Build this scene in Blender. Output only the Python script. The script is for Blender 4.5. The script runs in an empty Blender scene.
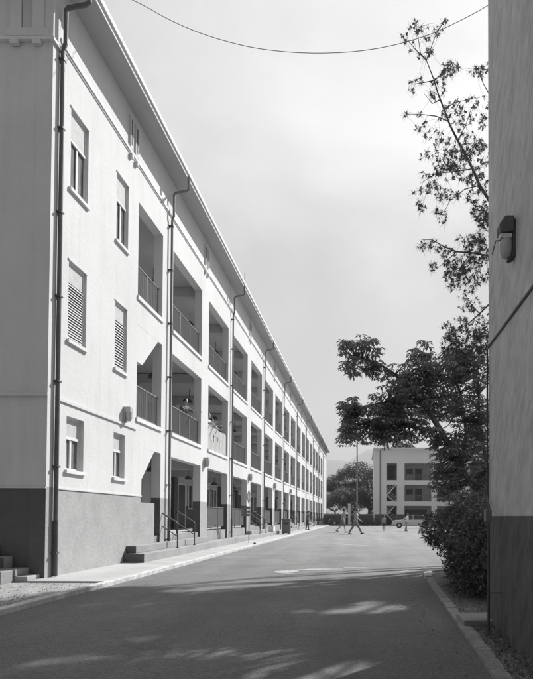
import bpy, bmesh, math, random
import numpy as np
from mathutils import Vector, Matrix
S = bpy.context.scene
COL = S.collection
R = random.Random(7)
NR = np.random.default_rng(11)
F = 520.0
H = 1.25                                  # eye height
def P(px, py, Y):                         # photograph pixel at distance Y -> world point
    return Vector(((px-363)/F*Y, Y, H+(516-py)/F*Y))

# ------------------------------------------------------------------ materials
def mat(name, base, var=0.0, scale=4.0, bump=0.0, bscale=60.0, rough=0.85, metal=0.0, stretch=(1,1,1), fine=0.0, trans=0.0):
    m = bpy.data.materials.new(name); m.use_nodes = True
    nt = m.node_tree; N = nt.nodes; L = nt.links
    b = N['Principled BSDF']
    b.inputs['Roughness'].default_value = rough
    b.inputs['Metallic'].default_value = metal
    b.inputs['Base Color'].default_value = (base, base, base, 1)
    if var or bump or fine:
        tc = N.new('ShaderNodeTexCoord'); mp = N.new('ShaderNodeMapping')
        mp.inputs['Scale'].default_value = stretch
        geo = N.new('ShaderNodeNewGeometry')
        L.new(geo.outputs['Position'], mp.inputs['Vector'])
    if var or fine:
        n = N.new('ShaderNodeTexNoise'); n.inputs['Scale'].default_value = scale; n.inputs['Detail'].default_value = 6; n.inputs['Roughness'].default_value = .62
        L.new(mp.outputs[0], n.inputs['Vector'])
        r = N.new('ShaderNodeMapRange'); r.inputs['From Min'].default_value = .3; r.inputs['From Max'].default_value = .7
        r.inputs['To Min'].default_value = base*(1-var); r.inputs['To Max'].default_value = base*(1+var)
        L.new(n.outputs['Fac'], r.inputs['Value'])
        out = r.outputs[0]
        if fine:
            n2 = N.new('ShaderNodeTexNoise'); n2.inputs['Scale'].default_value = bscale; n2.inputs['Detail'].default_value = 3
            L.new(mp.outputs[0], n2.inputs['Vector'])
            r2 = N.new('ShaderNodeMapRange'); r2.inputs['From Min'].default_value = .3; r2.inputs['From Max'].default_value = .7
            r2.inputs['To Min'].default_value = 1-fine; r2.inputs['To Max'].default_value = 1+fine
            L.new(n2.outputs['Fac'], r2.inputs['Value'])
            mu = N.new('ShaderNodeMath'); mu.operation = 'MULTIPLY'; L.new(out, mu.inputs[0]); L.new(r2.outputs[0], mu.inputs[1]); out = mu.outputs[0]
        cc = N.new('ShaderNodeCombineColor')
        for i in range(3): L.new(out, cc.inputs[i])
        L.new(cc.outputs[0], b.inputs['Base Color'])
    if bump:
        n3 = N.new('ShaderNodeTexNoise'); n3.inputs['Scale'].default_value = bscale; n3.inputs['Detail'].default_value = 5
        L.new(mp.outputs[0], n3.inputs['Vector'])
        bp = N.new('ShaderNodeBump'); bp.inputs['Strength'].default_value = bump; bp.inputs['Distance'].default_value = .02
        L.new(n3.outputs['Fac'], bp.inputs['Height']); L.new(bp.outputs[0], b.inputs['Normal'])
    if trans:
        t = N.new('ShaderNodeBsdfTranslucent'); t.inputs['Color'].default_value = (min(.8, base*1.7),)*3+(1,)
        ms = N.new('ShaderNodeMixShader'); ms.inputs[0].default_value = trans
        L.new(b.outputs[0], ms.inputs[1]); L.new(t.outputs[0], ms.inputs[2]); L.new(ms.outputs[0], N['Material Output'].inputs['Surface'])
    return m
WALL = mat('painted_stucco', .62, .06, .5, .22, 14, fine=.02)
def weather(m, amt, sx=2.2, sz=.22, lo=.5, hi=.74, mottle=.05, rot=0):
    nt = m.node_tree; N = nt.nodes; L = nt.links; b = N['Principled BSDF']; src = b.inputs['Base Color'].links[0].from_socket
    geo = N.new('ShaderNodeNewGeometry'); mp = N.new('ShaderNodeMapping'); mp.vector_type = 'TEXTURE'; mp.inputs['Scale'].default_value = (1/sx, 1/sx, 1/sz); mp.inputs['Rotation'].default_value = (rot, 0, 0)
    L.new(geo.outputs['Position'], mp.inputs['Vector'])
    n = N.new('ShaderNodeTexNoise'); n.inputs['Scale'].default_value = 1.6; n.inputs['Detail'].default_value = 8; n.inputs['Roughness'].default_value = .68; L.new(mp.outputs[0], n.inputs['Vector'])
    r = N.new('ShaderNodeMapRange'); r.inputs['From Min'].default_value = lo; r.inputs['From Max'].default_value = hi; r.inputs['To Min'].default_value = 1; r.inputs['To Max'].default_value = 1-amt; L.new(n.outputs['Fac'], r.inputs['Value'])
    n2 = N.new('ShaderNodeTexNoise'); n2.inputs['Scale'].default_value = .35; n2.inputs['Detail'].default_value = 6; L.new(geo.outputs['Position'], n2.inputs['Vector'])
    r2 = N.new('ShaderNodeMapRange'); r2.inputs['From Min'].default_value = .35; r2.inputs['From Max'].default_value = .65; r2.inputs['To Min'].default_value = 1-mottle; r2.inputs['To Max'].default_value = 1+mottle; L.new(n2.outputs['Fac'], r2.inputs['Value'])
    mu = N.new('ShaderNodeMath'); mu.operation = 'MULTIPLY'; L.new(r.outputs[0], mu.inputs[0]); L.new(r2.outputs[0], mu.inputs[1])
    vm = N.new('ShaderNodeVectorMath'); vm.operation = 'SCALE'; L.new(src, vm.inputs[0]); L.new(mu.outputs[0], vm.inputs['Scale']); L.new(vm.outputs[0], b.inputs['Base Color'])
weather(WALL, .10, mottle=.03)
DADO_SHADE = mat('dado_paint_shaded', .10, .13, 1.6, .6, 18, fine=.06)  # dark copy of the dado for faces turned from the sun, shade in the colour
DADO_ROUGH_LIT = mat('worn_dado_sunlit', .35, .09, 2.2, .4, 14, fine=.05)  # worn dado, light copy for the sunlit faces, sunlight put into the colour
CEIL = mat('ceiling_paint', .50, .05, 1)
SOFFIT = mat('soffit_board', .42, .06, 1.5)
TRIM = mat('white_trim', .70, .05, 3)
RWALL = mat('trowelled_stucco', .50, .10, 3.0, .9, 9, fine=.08, stretch=(1, 1.9, .8))
RDADO = mat('trowelled_dado', .11, .16, 3.0, .85, 11, fine=.10, stretch=(1, 2.4, .55))
weather(RWALL, .20, 5.0, 1.6, .47, .62, .08, .6); weather(RDADO, .32, 5.0, 1.6, .45, .62, .12, .6); weather(DADO_ROUGH_LIT, .15, 1.2, .6); weather(TRIM, .2)
METAL_D = mat('dark_iron', .07, .2, 6, .2, 40, rough=.6)
PIPE = mat('painted_pipe', .17, .2, 3, rough=.6)
METAL_P = mat('dark_pipe_paint', .09, .2, 5, .1, 30, rough=.6)
RAILM = mat('railing_paint', .16, .1, 5, rough=.6)
RAILP = mat('railing_panel', .15, .1, 4, rough=.7)
GLASS = mat('window_glass', .035, rough=.08)
CURT = mat('curtained_glass', .16, .5, 2.5, rough=.12, stretch=(1,3,1))
PANEL = mat('window_panel', .50, .12, 6)
DARKDOOR = mat('dark_door', .045, .15, 3, rough=.5)
LOUV = mat('louver_paint', .5, .05, 5)
ASPH = None
CONC = mat('concrete', .30, .14, 1.3, .4, 50, fine=.09)
CONC_L = mat('sidewalk_concrete', .40, .13, .9, .3, 40, fine=.08)
KERB = mat('painted_kerb', .50, .3, 5, .4, 30, fine=.12)
KERB_W = mat('worn_kerb', .27, .28, 5, .5, 30, fine=.2)
PAINT = mat('road_paint', .36, .4, 14, .2, 60, fine=.35)
DIRT = mat('dirt', .15, .35, 2.5, .8, 30, fine=.35)
GRAV = mat('gravel', .30, .3, 3, .9, 35, fine=.35)
BARK = mat('bark', .13, .35, 5, .8, 25, fine=.2)
BARK_D = mat('dark_bark', .06, .3, 5, .6, 25)
LEAF = mat('umbrella_leaf', .19, .4, 5, rough=.28, trans=.4)
LEAF2 = mat('small_leaf', .08, .4, 6, rough=.45, trans=.3)
LEAFH = mat('hedge_leaf', .11, .6, 7, rough=.3, trans=.25)
LEAFF = mat('far_leaf', .06, .4, .25, rough=.7, trans=.15)
ROOFM = mat('roof_metal', .3, .1, 2, rough=.6)
ROOFT = mat('roof_tile', .22, .2, 2, rough=.8)
FARW = mat('far_wall_paint', .82, .05, .3)
FARD = mat('far_dado', .10, .15, 1)
HILLM = mat('hill_scrub', .09, .4, .004)
GROUNDM = mat('ground_earth', .22, .15, .02)
PEOPLE = 1
SKIN = mat('skin', .38, rough=.55)
HAIR = mat('hair', .02, rough=.5)
CL = {k: mat('cloth_'+k, v, .08, 12) for k, v in dict(white=.62, grey=.28, dark=.06, mid=.16).items()}
CARW = mat('car_paint_pale', .6, rough=.25)
CARD = mat('car_paint_dark', .05, rough=.25)
RUB = mat('rubber', .02, rough=.8)
CHROME = mat('chrome', .5, rough=.3, metal=.8)
LAMPG = mat('lamp_glass', .45, rough=.25)
BANNER = mat('banner_cloth', .42, .10, 3)
BANPAINT = mat('banner_paint', .55, .1, 6)

def asphalt():
    m = mat('asphalt', .15, .18, .55, .5, 90, fine=.22)
    nt = m.node_tree; N = nt.nodes; L = nt.links
    b = N['Principled BSDF']; src = b.inputs['Base Color'].links[0].from_socket
    geo = N.new('ShaderNodeNewGeometry')
    # long worn streaks along the drive and a few hairline cracks
    mp = N.new('ShaderNodeMapping'); mp.inputs['Scale'].default_value = (1.1, .09, 1)
    L.new(geo.outputs['Position'], mp.inputs['Vector'])
    n = N.new('ShaderNodeTexNoise'); n.inputs['Scale'].default_value = 1.2; n.inputs['Detail'].default_value = 5; L.new(mp.outputs[0], n.inputs['Vector'])
    r = N.new('ShaderNodeMapRange'); r.inputs['From Min'].default_value = .3; r.inputs['From Max'].default_value = .7; r.inputs['To Min'].default_value = .86; r.inputs['To Max'].default_value = 1.16
    L.new(n.outputs['Fac'], r.inputs['Value'])
    v = N.new('ShaderNodeTexVoronoi'); v.feature = 'DISTANCE_TO_EDGE'; v.inputs['Scale'].default_value = .28
    nn = N.new('ShaderNodeTexNoise'); nn.inputs['Scale'].default_value = 1.5; nn.inputs['Detail'].default_value = 4; L.new(geo.outputs['Position'], nn.inputs['Vector'])
    ad = N.new('ShaderNodeVectorMath'); ad.operation = 'MULTIPLY_ADD'; ad.inputs[1].default_value = (1.2, 1.2, 0)
    L.new(nn.outputs['Color'], ad.inputs[0]); L.new(geo.outputs['Position'], ad.inputs[2]); L.new(ad.outputs[0], v.inputs['Vector'])
    c = N.new('ShaderNodeMapRange'); c.inputs['From Min'].default_value = .001; c.inputs['From Max'].default_value = .006; c.inputs['To Min'].default_value = .8; c.inputs['To Max'].default_value = 1
    L.new(v.outputs['Distance'], c.inputs['Value'])
    mu = N.new('ShaderNodeMath'); mu.operation = 'MULTIPLY'; L.new(r.outputs[0], mu.inputs[0]); L.new(c.outputs[0], mu.inputs[1])
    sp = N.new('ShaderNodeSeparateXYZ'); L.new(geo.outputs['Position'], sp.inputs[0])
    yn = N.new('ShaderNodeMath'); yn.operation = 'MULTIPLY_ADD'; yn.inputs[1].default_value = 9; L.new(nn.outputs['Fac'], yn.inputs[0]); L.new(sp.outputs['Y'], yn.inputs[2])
    yr = N.new('ShaderNodeMapRange'); yr.inputs['From Min'].default_value = 15; yr.inputs['From Max'].default_value = 32; yr.inputs['To Min'].default_value = .97; yr.inputs['To Max'].default_value = 1.42  # asphalt colour rises with distance, painting in the grazing light on the far road
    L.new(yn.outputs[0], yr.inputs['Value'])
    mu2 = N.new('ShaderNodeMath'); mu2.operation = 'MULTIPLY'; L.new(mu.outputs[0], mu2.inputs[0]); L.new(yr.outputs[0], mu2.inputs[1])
    # dark oil spots and stone speckle
    n6 = N.new('ShaderNodeTexNoise'); n6.inputs['Scale'].default_value = .9; n6.inputs['Detail'].default_value = 7; n6.inputs['Roughness'].default_value = .7; L.new(geo.outputs['Position'], n6.inputs['Vector'])
    r6 = N.new('ShaderNodeMapRange'); r6.inputs['From Min'].default_value = .62; r6.inputs['From Max'].default_value = .72; r6.inputs['To Min'].default_value = 1; r6.inputs['To Max'].default_value = .74; L.new(n6.outputs['Fac'], r6.inputs['Value'])
    v6 = N.new('ShaderNodeTexVoronoi'); v6.inputs['Scale'].default_value = 55; L.new(geo.outputs['Position'], v6.inputs['Vector'])
    r7 = N.new('ShaderNodeMapRange'); r7.inputs['From Min'].default_value = .0; r7.inputs['From Max'].default_value = 1; r7.inputs['To Min'].default_value = .8; r7.inputs['To Max'].default_value = 1.2
    sc_ = N.new('ShaderNodeSeparateColor'); L.new(v6.outputs['Color'], sc_.inputs[0]); L.new(sc_.outputs[0], r7.inputs['Value'])
    m6 = N.new('ShaderNodeMath'); m6.operation = 'MULTIPLY'; L.new(r6.outputs[0], m6.inputs[0]); L.new(r7.outputs[0], m6.inputs[1])
    mu = N.new('ShaderNodeMath'); mu.operation = 'MULTIPLY'; L.new(mu2.outputs[0], mu.inputs[0]); L.new(m6.outputs[0], mu.inputs[1])
    vm = N.new('ShaderNodeVectorMath'); vm.operation = 'SCALE'; L.new(src, vm.inputs[0]); L.new(mu.outputs[0], vm.inputs['Scale'])
    L.new(vm.outputs[0], b.inputs['Base Color'])
    return m
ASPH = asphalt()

# ------------------------------------------------------------------ mesh helper
class MB:
    def __init__(s): s.v = []; s.f = []; s.m = []; s.cur = 0
    def quad(s, a, b, c, d):
        n = len(s.v); s.v += [tuple(a), tuple(b), tuple(c), tuple(d)]; s.f.append((n, n+1, n+2, n+3)); s.m.append(s.cur)
    def box(s, x0, x1, y0, y1, z0, z1):
        n = len(s.v)
        s.v += [(x0,y0,z0),(x1,y0,z0),(x1,y1,z0),(x0,y1,z0),(x0,y0,z1),(x1,y0,z1),(x1,y1,z1),(x0,y1,z1)]
        for q in ((0,3,2,1),(4,5,6,7),(0,1,5,4),(1,2,6,5),(2,3,7,6),(3,0,4,7)):
            s.f.append(tuple(n+i for i in q)); s.m.append(s.cur)
        return s
    def prism(s, pts, d):                  # closed polygon (3D points) extruded by vector d
        n = len(s.v); k = len(pts); d = Vector(d)
        s.v += [tuple(p) for p in pts]+[tuple(Vector(p)+d) for p in pts]
        s.f.append(tuple(range(n+k-1, n-1, -1))); s.m.append(s.cur)
        s.f.append(tuple(range(n+k, n+2*k))); s.m.append(s.cur)
        for i in range(k):
            j = (i+1) % k; s.f.append((n+i, n+j, n+k+j, n+k+i)); s.m.append(s.cur)
        return s
    def tube(s, pts, rad, seg=8, cap=True):
        pts = [Vector(p) for p in pts]; rs = rad if isinstance(rad, (list, tuple)) else [rad]*len(pts)
        n0 = len(s.v); up = Vector((0,0,1)); prev = None
        for i, p in enumerate(pts):
            t = (pts[min(i+1, len(pts)-1)]-pts[max(i-1, 0)]).normalized()
            if prev is None:
                a = t.cross(up)
                if a.length < .05: a = t.cross(Vector((1,0,0)))
            else:
                a = prev-t*prev.dot(t)
            a.normalize(); prev = a; b = t.cross(a)
            for k in range(seg):
                w = 2*math.pi*k/seg; s.v.append(tuple(p+(a*math.cos(w)+b*math.sin(w))*rs[i]))
        for i in range(len(pts)-1):
            for k in range(seg):
                k2 = (k+1) % seg; o = n0+i*seg
                s.f.append((o+k, o+k2, o+seg+k2, o+seg+k)); s.m.append(s.cur)
        if cap:
            s.f.append(tuple(n0+k for k in range(seg-1, -1, -1))); s.m.append(s.cur)
            o = n0+(len(pts)-1)*seg; s.f.append(tuple(o+k for k in range(seg))); s.m.append(s.cur)
        return s
    def ball(s, c, r, u=10, w=7, sc=(1,1,1)):
        n = len(s.v); c = Vector(c)
        for j in range(w+1):
            t = math.pi*j/w
            for i in range(u):
                a = 2*math.pi*i/u
                s.v.append((c.x+r*sc[0]*math.sin(t)*math.cos(a), c.y+r*sc[1]*math.sin(t)*math.sin(a), c.z+r*sc[2]*math.cos(t)))
        for j in range(w):
            for i in range(u):
                i2 = (i+1) % u; s.f.append((n+j*u+i, n+(j+1)*u+i, n+(j+1)*u+i2, n+j*u+i2)); s.m.append(s.cur)
        return s
    def build(s, name, mats, parent=None, smooth=False, bevel=0, loc=None):
        me = bpy.data.meshes.new(name); me.from_pydata(s.v, [], s.f); me.update()
        if not isinstance(mats, (list, tuple)): mats = [mats]
        for m in mats: me.materials.append(m)
        me.polygons.foreach_set('material_index', s.m)
        if smooth: me.polygons.foreach_set('use_smooth', [True]*len(s.f))
        bm = bmesh.new(); bm.from_mesh(me); bmesh.ops.remove_doubles(bm, verts=bm.verts, dist=1e-5)
        bmesh.ops.recalc_face_normals(bm, faces=bm.faces); bm.to_mesh(me); bm.free()
        o = bpy.data.objects.new(name, me); COL.objects.link(o)
        if loc: o.location = loc
        if parent: o.parent = parent
        if bevel:
            b = o.modifiers.new('bevel', 'BEVEL'); b.width = bevel; b.segments = 2; b.limit_method = 'ANGLE'
        return o
def empty(name, loc=(0,0,0), rz=0):
    o = bpy.data.objects.new(name, None); COL.objects.link(o); o.location = loc; o.rotation_euler = (0,0,rz); return o
def tag(o, label=None, cat=None, group=None, kind=None):
    if label: o['label'] = label
    if cat: o['category'] = cat
    if group: o['group'] = group
    if kind: o['kind'] = kind
    return o
def kids(o): return [c for c in COL.objects if c.parent == o]
def copy_tree(o, parent=None):
    c = o.copy(); COL.objects.link(c); c.parent = parent
    for ch in list(kids(o)): copy_tree(ch, c)
    return c
def dup_at(o, loc, parent=None):
    c = copy_tree(o, parent if parent else o.parent); c.location = loc; return c

# ------------------------------------------------------------------ ground
def sheet(name, pts, z, m, thick=0):
    b = MB()
    if thick: b.prism([(x, y, z-thick) for x, y in pts], (0,0,thick))
    else:
        n = len(b.v); b.v += [(x, y, z) for x, y in pts]; b.f.append(tuple(range(len(pts)))); b.m.append(0)
    return tag(b.build(name, m), kind='structure')
sheet('ground', [(-9000,-3000),(9000,-3000),(9000,9000),(-9000,9000)], -.012, GROUNDM)
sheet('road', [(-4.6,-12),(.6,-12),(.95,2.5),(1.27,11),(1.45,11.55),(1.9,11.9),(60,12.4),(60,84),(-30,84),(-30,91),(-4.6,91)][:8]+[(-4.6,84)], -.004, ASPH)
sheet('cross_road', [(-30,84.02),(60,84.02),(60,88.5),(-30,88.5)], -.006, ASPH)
# gravel yard left near
sheet('gravel', [(-16,-12),(-4.62,-12),(-4.62,9.62),(-16,9.62)], .012, GRAV)
b = MB()
Y = 9.62
slabs = [9.62]
while slabs[-1] < 88: slabs.append(slabs[-1]+1.86)
for a, c in zip(slabs[:-1], slabs[1:]): b.box(-6.2, -4.67, a+.006, c-.006, -.05, .045+R.uniform(-.003,.003))
tag(b.build('pavement', CONC_L), kind='structure')
b = MB(); yy = -12
while yy < 88:
    n = yy+2.9; b.box(-4.66, -4.52, yy+.004, n-.004, -.1, .075); yy = n
tag(b.build('kerb', KERB, bevel=.012), kind='structure')
# right kerb (slightly off parallel) and its rounded end
pts = [(.42,-12),(.95,2.5)]+[(.95+.32*q/18+R.uniform(-.006,.006), 2.5+8.1*q/18) for q in range(1,18)]+[(1.27,10.6),(1.31,11.2),(1.43,11.6),(1.7,11.85),(2.3,11.95),(9,12.1)]
def strip(pts, w):
    L_, R_ = [], []
    for i, p in enumerate(pts):
        a = Vector(pts[max(i-1,0)]); c = Vector(pts[min(i+1,len(pts)-1)]); t = (c-a).normalized(); nrm = Vector((t.y, -t.x))
        L_.append(Vector(p)); R_.append(Vector(p)+nrm*w)
    return L_, R_
L_, R_ = strip(pts, .13)
b = MB()
for i in range(len(pts)-1):
    b.cur = 0 if i < 19 else 1
    b.prism([(L_[i].x,L_[i].y,-.05),(L_[i+1].x,L_[i+1].y,-.05),(R_[i+1].x,R_[i+1].y,-.05),(R_[i].x,R_[i].y,-.05)], (0,0,.085+R.uniform(-.004,.004) if i < 19 else .11))
k2 = b.build('kerb_right', [KERB_W, KERB]); tag(k2, kind='structure')
sheet('dirt_verge', [(.53,-12),(1.06,2.5),(1.39,10.7),(1.55,11.6),(2.2,11.83),(14,12),(14,6.1),(1.5,6.1),(1.5,-12)], .03, DIRT)

# grass tufts and litter on the verge / yard (nobody could count it)
def tufts(n, area, hmin, hmax, name, m):
    b = MB()
    for _ in range(n):
        x, y = area()
        for k in range(R.randint(2, 5)):
            a = R.uniform(0, 6.28); h = R.uniform(hmin, hmax); w = .004+.003*R.random(); l = R.uniform(.2, 1.1)*h
            dx, dy = math.cos(a), math.sin(a); nx, ny = -dy*w, dx*w
            x0 = x+R.uniform(-.02,.02); y0 = y+R.uniform(-.02,.02)
            b.quad((x0-nx,y0-ny,.025),(x0+nx,y0+ny,.025),(x0+dx*l+nx*.3,y0+dy*l+ny*.3,.03+h),(x0+dx*l-nx*.3,y0+dy*l-ny*.3,.03+h))
    return tag(b.build(name, m), 'short dry grass and weeds sprouting from the soil', 'grass', kind='stuff')
def verge():
    while True:
        y = R.uniform(2.0, 9.5); x0 = .95+(y-2.5)*.0375+.13; x = x0+(R.random()**.8)*(1.44-x0 if y < 6 else .9)
        if R.random() < .75 or x > 1.3: return x, y
GRASS = mat('dry_grass', .16, .4, 8, rough=.8, trans=.2)
tufts(900, verge, .01, .045, 'grass', GRASS)
def yard():
    return R.uniform(-8.5, -4.75), R.choice([R.uniform(5.8, 9.5), R.uniform(5.8, 7.6)])
tufts(260, yard, .006, .018, 'grass', GRASS)
b = MB()
for _ in range(1300):
    if R.random() < .6: x, y = R.uniform(-9, -4.7), R.uniform(5.5, 9.6)
    else: x, y = verge()
    s = R.uniform(.004, .012); b.ball((x, y, .03), s, 5, 3, (1, R.uniform(.6,1.3), .6))
tag(b.build('pebbles', GRAV), 'small loose stones on the bare soil', 'gravel', kind='stuff')

b = MB()
for _ in range(1500):
    x, y = verge() if R.random() < .93 else (R.uniform(.6, 1.0), R.uniform(3.2, 11)); s_ = R.uniform(.007, .024); a = R.uniform(0, 6.28); z = .036 if x > 1.0 else .004
    c, d = math.cos(a)*s_, math.sin(a)*s_
    b.quad((x-c,y-d,z),(x+d*.4,y-c*.4,z+R.uniform(0,.012)),(x+c,y+d,z),(x-d*.4,y+c*.4,z+R.uniform(0,.012)))
LITTER = mat('dry_leaf', .13, .6, 9, rough=.7)
tag(b.build('leaf_litter', LITTER), 'dry fallen leaves scattered on the soil under the shrub', 'leaf litter', kind='stuff')
# painted marks on the road
b = MB()
def road_pt(px, py):
    y = H*F/(py-516); return ((px-363)/F*y, y)
def ribbon(px, w, name):
    P2 = [Vector(road_pt(*p)) for p in px]; ws = w if isinstance(w, list) else [w]*len(P2)
    b = MB()
    for i in range(len(P2)-1):
        def nrm(j):
            t = (P2[min(j+1,len(P2)-1)]-P2[max(j-1,0)]).normalized(); return Vector((t.y,-t.x))*ws[j]/2
        a, c = P2[i], P2[i+1]; na, nc = nrm(i), nrm(i+1)
        b.quad((a.x+na.x,a.y+na.y,.001),(c.x+nc.x,c.y+nc.y,.001),(c.x-nc.x,c.y-nc.y,.001),(a.x-na.x,a.y-na.y,.001))
    return tag(b.build(name, PAINT), kind='structure')
ribbon([(282,572.4),(286,571.2),(293,570.0),(302,569.2),(314,568.6),(328,568.4),(343,568.4)], [.22,.6,.30,.16,.3,.2,.1], 'road_marking')
ribbon([(281,573),(288,573.2),(296,573)], [.05,.18,.03], 'road_marking')
ribbon([(344,566.6),(369,566.8)], [.12,.09], 'road_marking')
ribbon([(335,543.6),(352,544.4),(369,544.8)], [.22,.25,.2], 'road_marking')
ribbon([(400,571),(426,566.5)], [.05,.1], 'road_marking')

# ------------------------------------------------------------------ left building
X0 = -6.16; TH = .28
def zh(v): return (v+1)*H                # heights given in eye heights above the eye
SB = empty('school_building', (-11, 45, 0))
tag(SB, 'long white three-storey school building with open galleries and drainpipes', 'building')
OFF = Vector(SB.location)
class Bld:
    """collects meshes in world coordinates and parents them to the building"""
def part(b, name, m, **k):
    o = b.build(name, m, **k); o.parent = SB; o.location = -OFF; return o
Y0, YE = 10.06, 87.0
EAVE = zh(8.6)
P_H = .65
bays = [(16.64+3.92*k, 19.66+3.92*k) for k in range(16)]
lvl = [(P_H, zh(1.52)), (zh(2.13), zh(4.18)), (zh(4.8), zh(6.87))]
DZ = 1.75
openings = []                            # y0,y1,z0,z1
for a, c in bays:
    openings += [(a, c, (-1 if i == 0 else z0), z1) for i, (z0, z1) in enumerate(lvl)]
openings += [(14.05, 15.78, zh(4.8), zh(6.87)), (14.05, 15.78, zh(2.13), zh(4.18)), (14.43, 15.78, -1, zh(1.52))]
wins = []
for (ya, yb) in ((10.75, 11.42), (12.79, 13.40)):
    wins += [(ya, yb, zh(5.5), zh(6.86), 3), (ya, yb, zh(2.94), zh(4.27), 2), (ya, yb, zh(.76), zh(1.66), 1)]
openings += [w[:4] for w in wins]
def grid_wall(ys, zs, solid, matidx, xf, th, b):
    for i in range(len(ys)-1):
        for j in range(len(zs)-1):
            if not solid(i, j): continue
            y0, y1, z0, z1 = ys[i], ys[i+1], zs[j], zs[j+1]; b.cur = matidx((y0+y1)/2, (z0+z1)/2)
            b.quad((xf,y0,z0),(xf,y1,z0),(xf,y1,z1),(xf,y0,z1))
            xb = xf-th
            b.quad((xb,y0,z0),(xb,y0,z1),(xb,y1,z1),(xb,y1,z0))
            if b.cur == 2: b.cur = 1  # reveals switch to the shaded copy of the dado
            if not solid(i-1, j): b.quad((xf,y0,z0),(xf,y0,z1),(xb,y0,z1),(xb,y0,z0))
            if not solid(i+1, j): b.quad((xf,y1,z0),(xb,y1,z0),(xb,y1,z1),(xf,y1,z1))
            if not solid(i, j-1): b.quad((xf,y0,z0),(xb,y0,z0),(xb,y1,z0),(xf,y1,z0))
            if not solid(i, j+1): b.quad((xf,y0,z1),(xf,y1,z1),(xb,y1,z1),(xb,y0,z1))
ys = sorted({Y0, YE, *[o[0] for o in openings], *[o[1] for o in openings]})
zs = sorted({-.1, zh(.44), EAVE+.02, *[o[2] for o in openings if o[2] > 0], *[o[3] for o in openings]})
def solid(i, j):
    if not (0 <= i < len(ys)-1 and 0 <= j < len(zs)-1): return False
    y = (ys[i]+ys[i+1])/2; z = (zs[j]+zs[j+1])/2
    return not any(o[0] < y < o[1] and o[2] < z < o[3] for o in openings)
b = MB()
grid_wall(ys, zs, solid, lambda y, z: 0 if z > DZ+.02 else 2, X0, TH, b)
part(b, 'facade_wall', [WALL, DADO_SHADE, DADO_ROUGH_LIT])
# stair soffit wedges inside the narrow first opening
def wedge(pts):
    b = MB(); b.prism([(X0-.002, y, z) for y, z in pts], (-TH+.004, 0, 0)); part(b, 'stair_soffit', WALL)
wedge([(14.05,zh(4.18)),(14.05,zh(3.36)),(14.4,zh(3.36)),(15.5,zh(4.18))])
wedge([(14.43,zh(1.52)),(14.43,zh(.80)),(15.3,zh(1.52))])
b = MB(); b.box(X0-TH+.01, X0-.003, 14.43, 15.36, .3, zh(.30)); part(b, 'half_wall', DADO_ROUGH_LIT)
# end wall
b = MB(); b.cur = 0; b.box(-16, X0-TH-.002, Y0, Y0+TH, DZ+.03, EAVE+.02); b.cur = 1; b.box(-16, X0-TH-.002, Y0, Y0+TH, -.1, DZ+.03)
b.cur = 0; b.box(X0-TH-.004, X0-.001, Y0-.012, Y0-.003, zh(.44)+.0, EAVE); b.cur = 1; b.box(X0-TH-.004, X0-.001, Y0-.012, Y0-.003, -.1, zh(.44)-.002)
b.cur = 0; b.box(-16, X0-.001, YE+.002, YE+TH, -.1, EAVE); b.box(-16.3, -16.002, Y0, YE+TH, -.1, EAVE)
part(b, 'end_wall', [WALL, DADO_SHADE])
# corner pilaster; thin front sheet at the base has its shade in the colour
b = MB(); b.cur = 0; b.box(X0-.2, X0+.028, Y0-.014, Y0+.235, zh(.44)+.003, EAVE); b.cur = 1; b.box(X0-.2, X0+.028, Y0-.014, Y0+.235, -.1, zh(.44)); b.cur = 2; b.box(X0-.3, X0+.027, Y0-.02, Y0-.0145, -.1, zh(.44)-.002)
part(b, 'corner_pilaster', [WALL, DADO_ROUGH_LIT, DADO_SHADE])
# string courses and upper moulding
b = MB()
for y0, y1 in ((10.3, 14.04),): b.box(X0, X0+.035, y0, y1, zh(1.88)-.03, zh(1.88)+.03)
b.box(X0, X0+.02, 10.3, 14.42, zh(.44)-.02, zh(.44)+.012)
b.box(-16, X0+.05, Y0-.055, Y0-.016, zh(1.88)-.03, zh(1.88)+.03)
b.box(-16, X0+.03, Y0-.04, Y0-.016, zh(.44)-.025, zh(.44)+.005)
part(b, 'string_course', WALL)
b = MB(); MZ = zh(7.68)
b.box(X0, X0+.045, 10.3, YE, MZ-.04, MZ+.045); b.box(X0, X0+.02, 10.3, YE, MZ-.085, MZ-.042)
b.box(-16, X0+.08, Y0-.08, Y0-.016, MZ-.28, MZ-.215); b.box(X0+.029, X0+.08, Y0-.0155, 10.29, MZ-.28, MZ-.215)
part(b, 'moulding', TRIM)
# frieze brackets with vent slots above
by = [13.65]+[20.12+3.92*2*k for k in range(8)]
for y in by:
    for d in (-.16, .16):
        part(MB().box(X0, X0+.08, y+d-.05, y+d+.05, MZ-.2, MZ-.087), 'bracket', WALL)
        v = part(MB().box(X0, X0+.05, y+d-.085, y+d+.085, MZ+.048, EAVE-.25), 'vent', WALL)
        sl_ = MB().box(X0+.0505, X0+.054, y+d-.04, y+d+.04, MZ+.15, EAVE-.33).build('slot', DADO_SHADE); sl_.parent = v
for xx in (-6.42, -6.86, -8.4, -8.84, -10.4, -10.84):
    part(MB().box(xx-.08, xx+.08, Y0-.09, Y0-.016, MZ-.37, MZ-.282), 'bracket', WALL)
    part(MB().box(xx-.11, xx+.11, Y0-.05, Y0-.016, MZ-.02, EAVE-.15), 'vent', WALL)
for xx in (-6.64, -8.62, -10.62):
    part(MB().box(xx-.10, xx+.10, Y0-.025, Y0-.017, MZ-.0, EAVE-.2), 'vent', CEIL)
    part(MB().box(xx-.4, xx+.4, Y0-.06, Y0-.016, MZ-.19, MZ-.03), 'frieze_panel', WALL)
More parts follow.
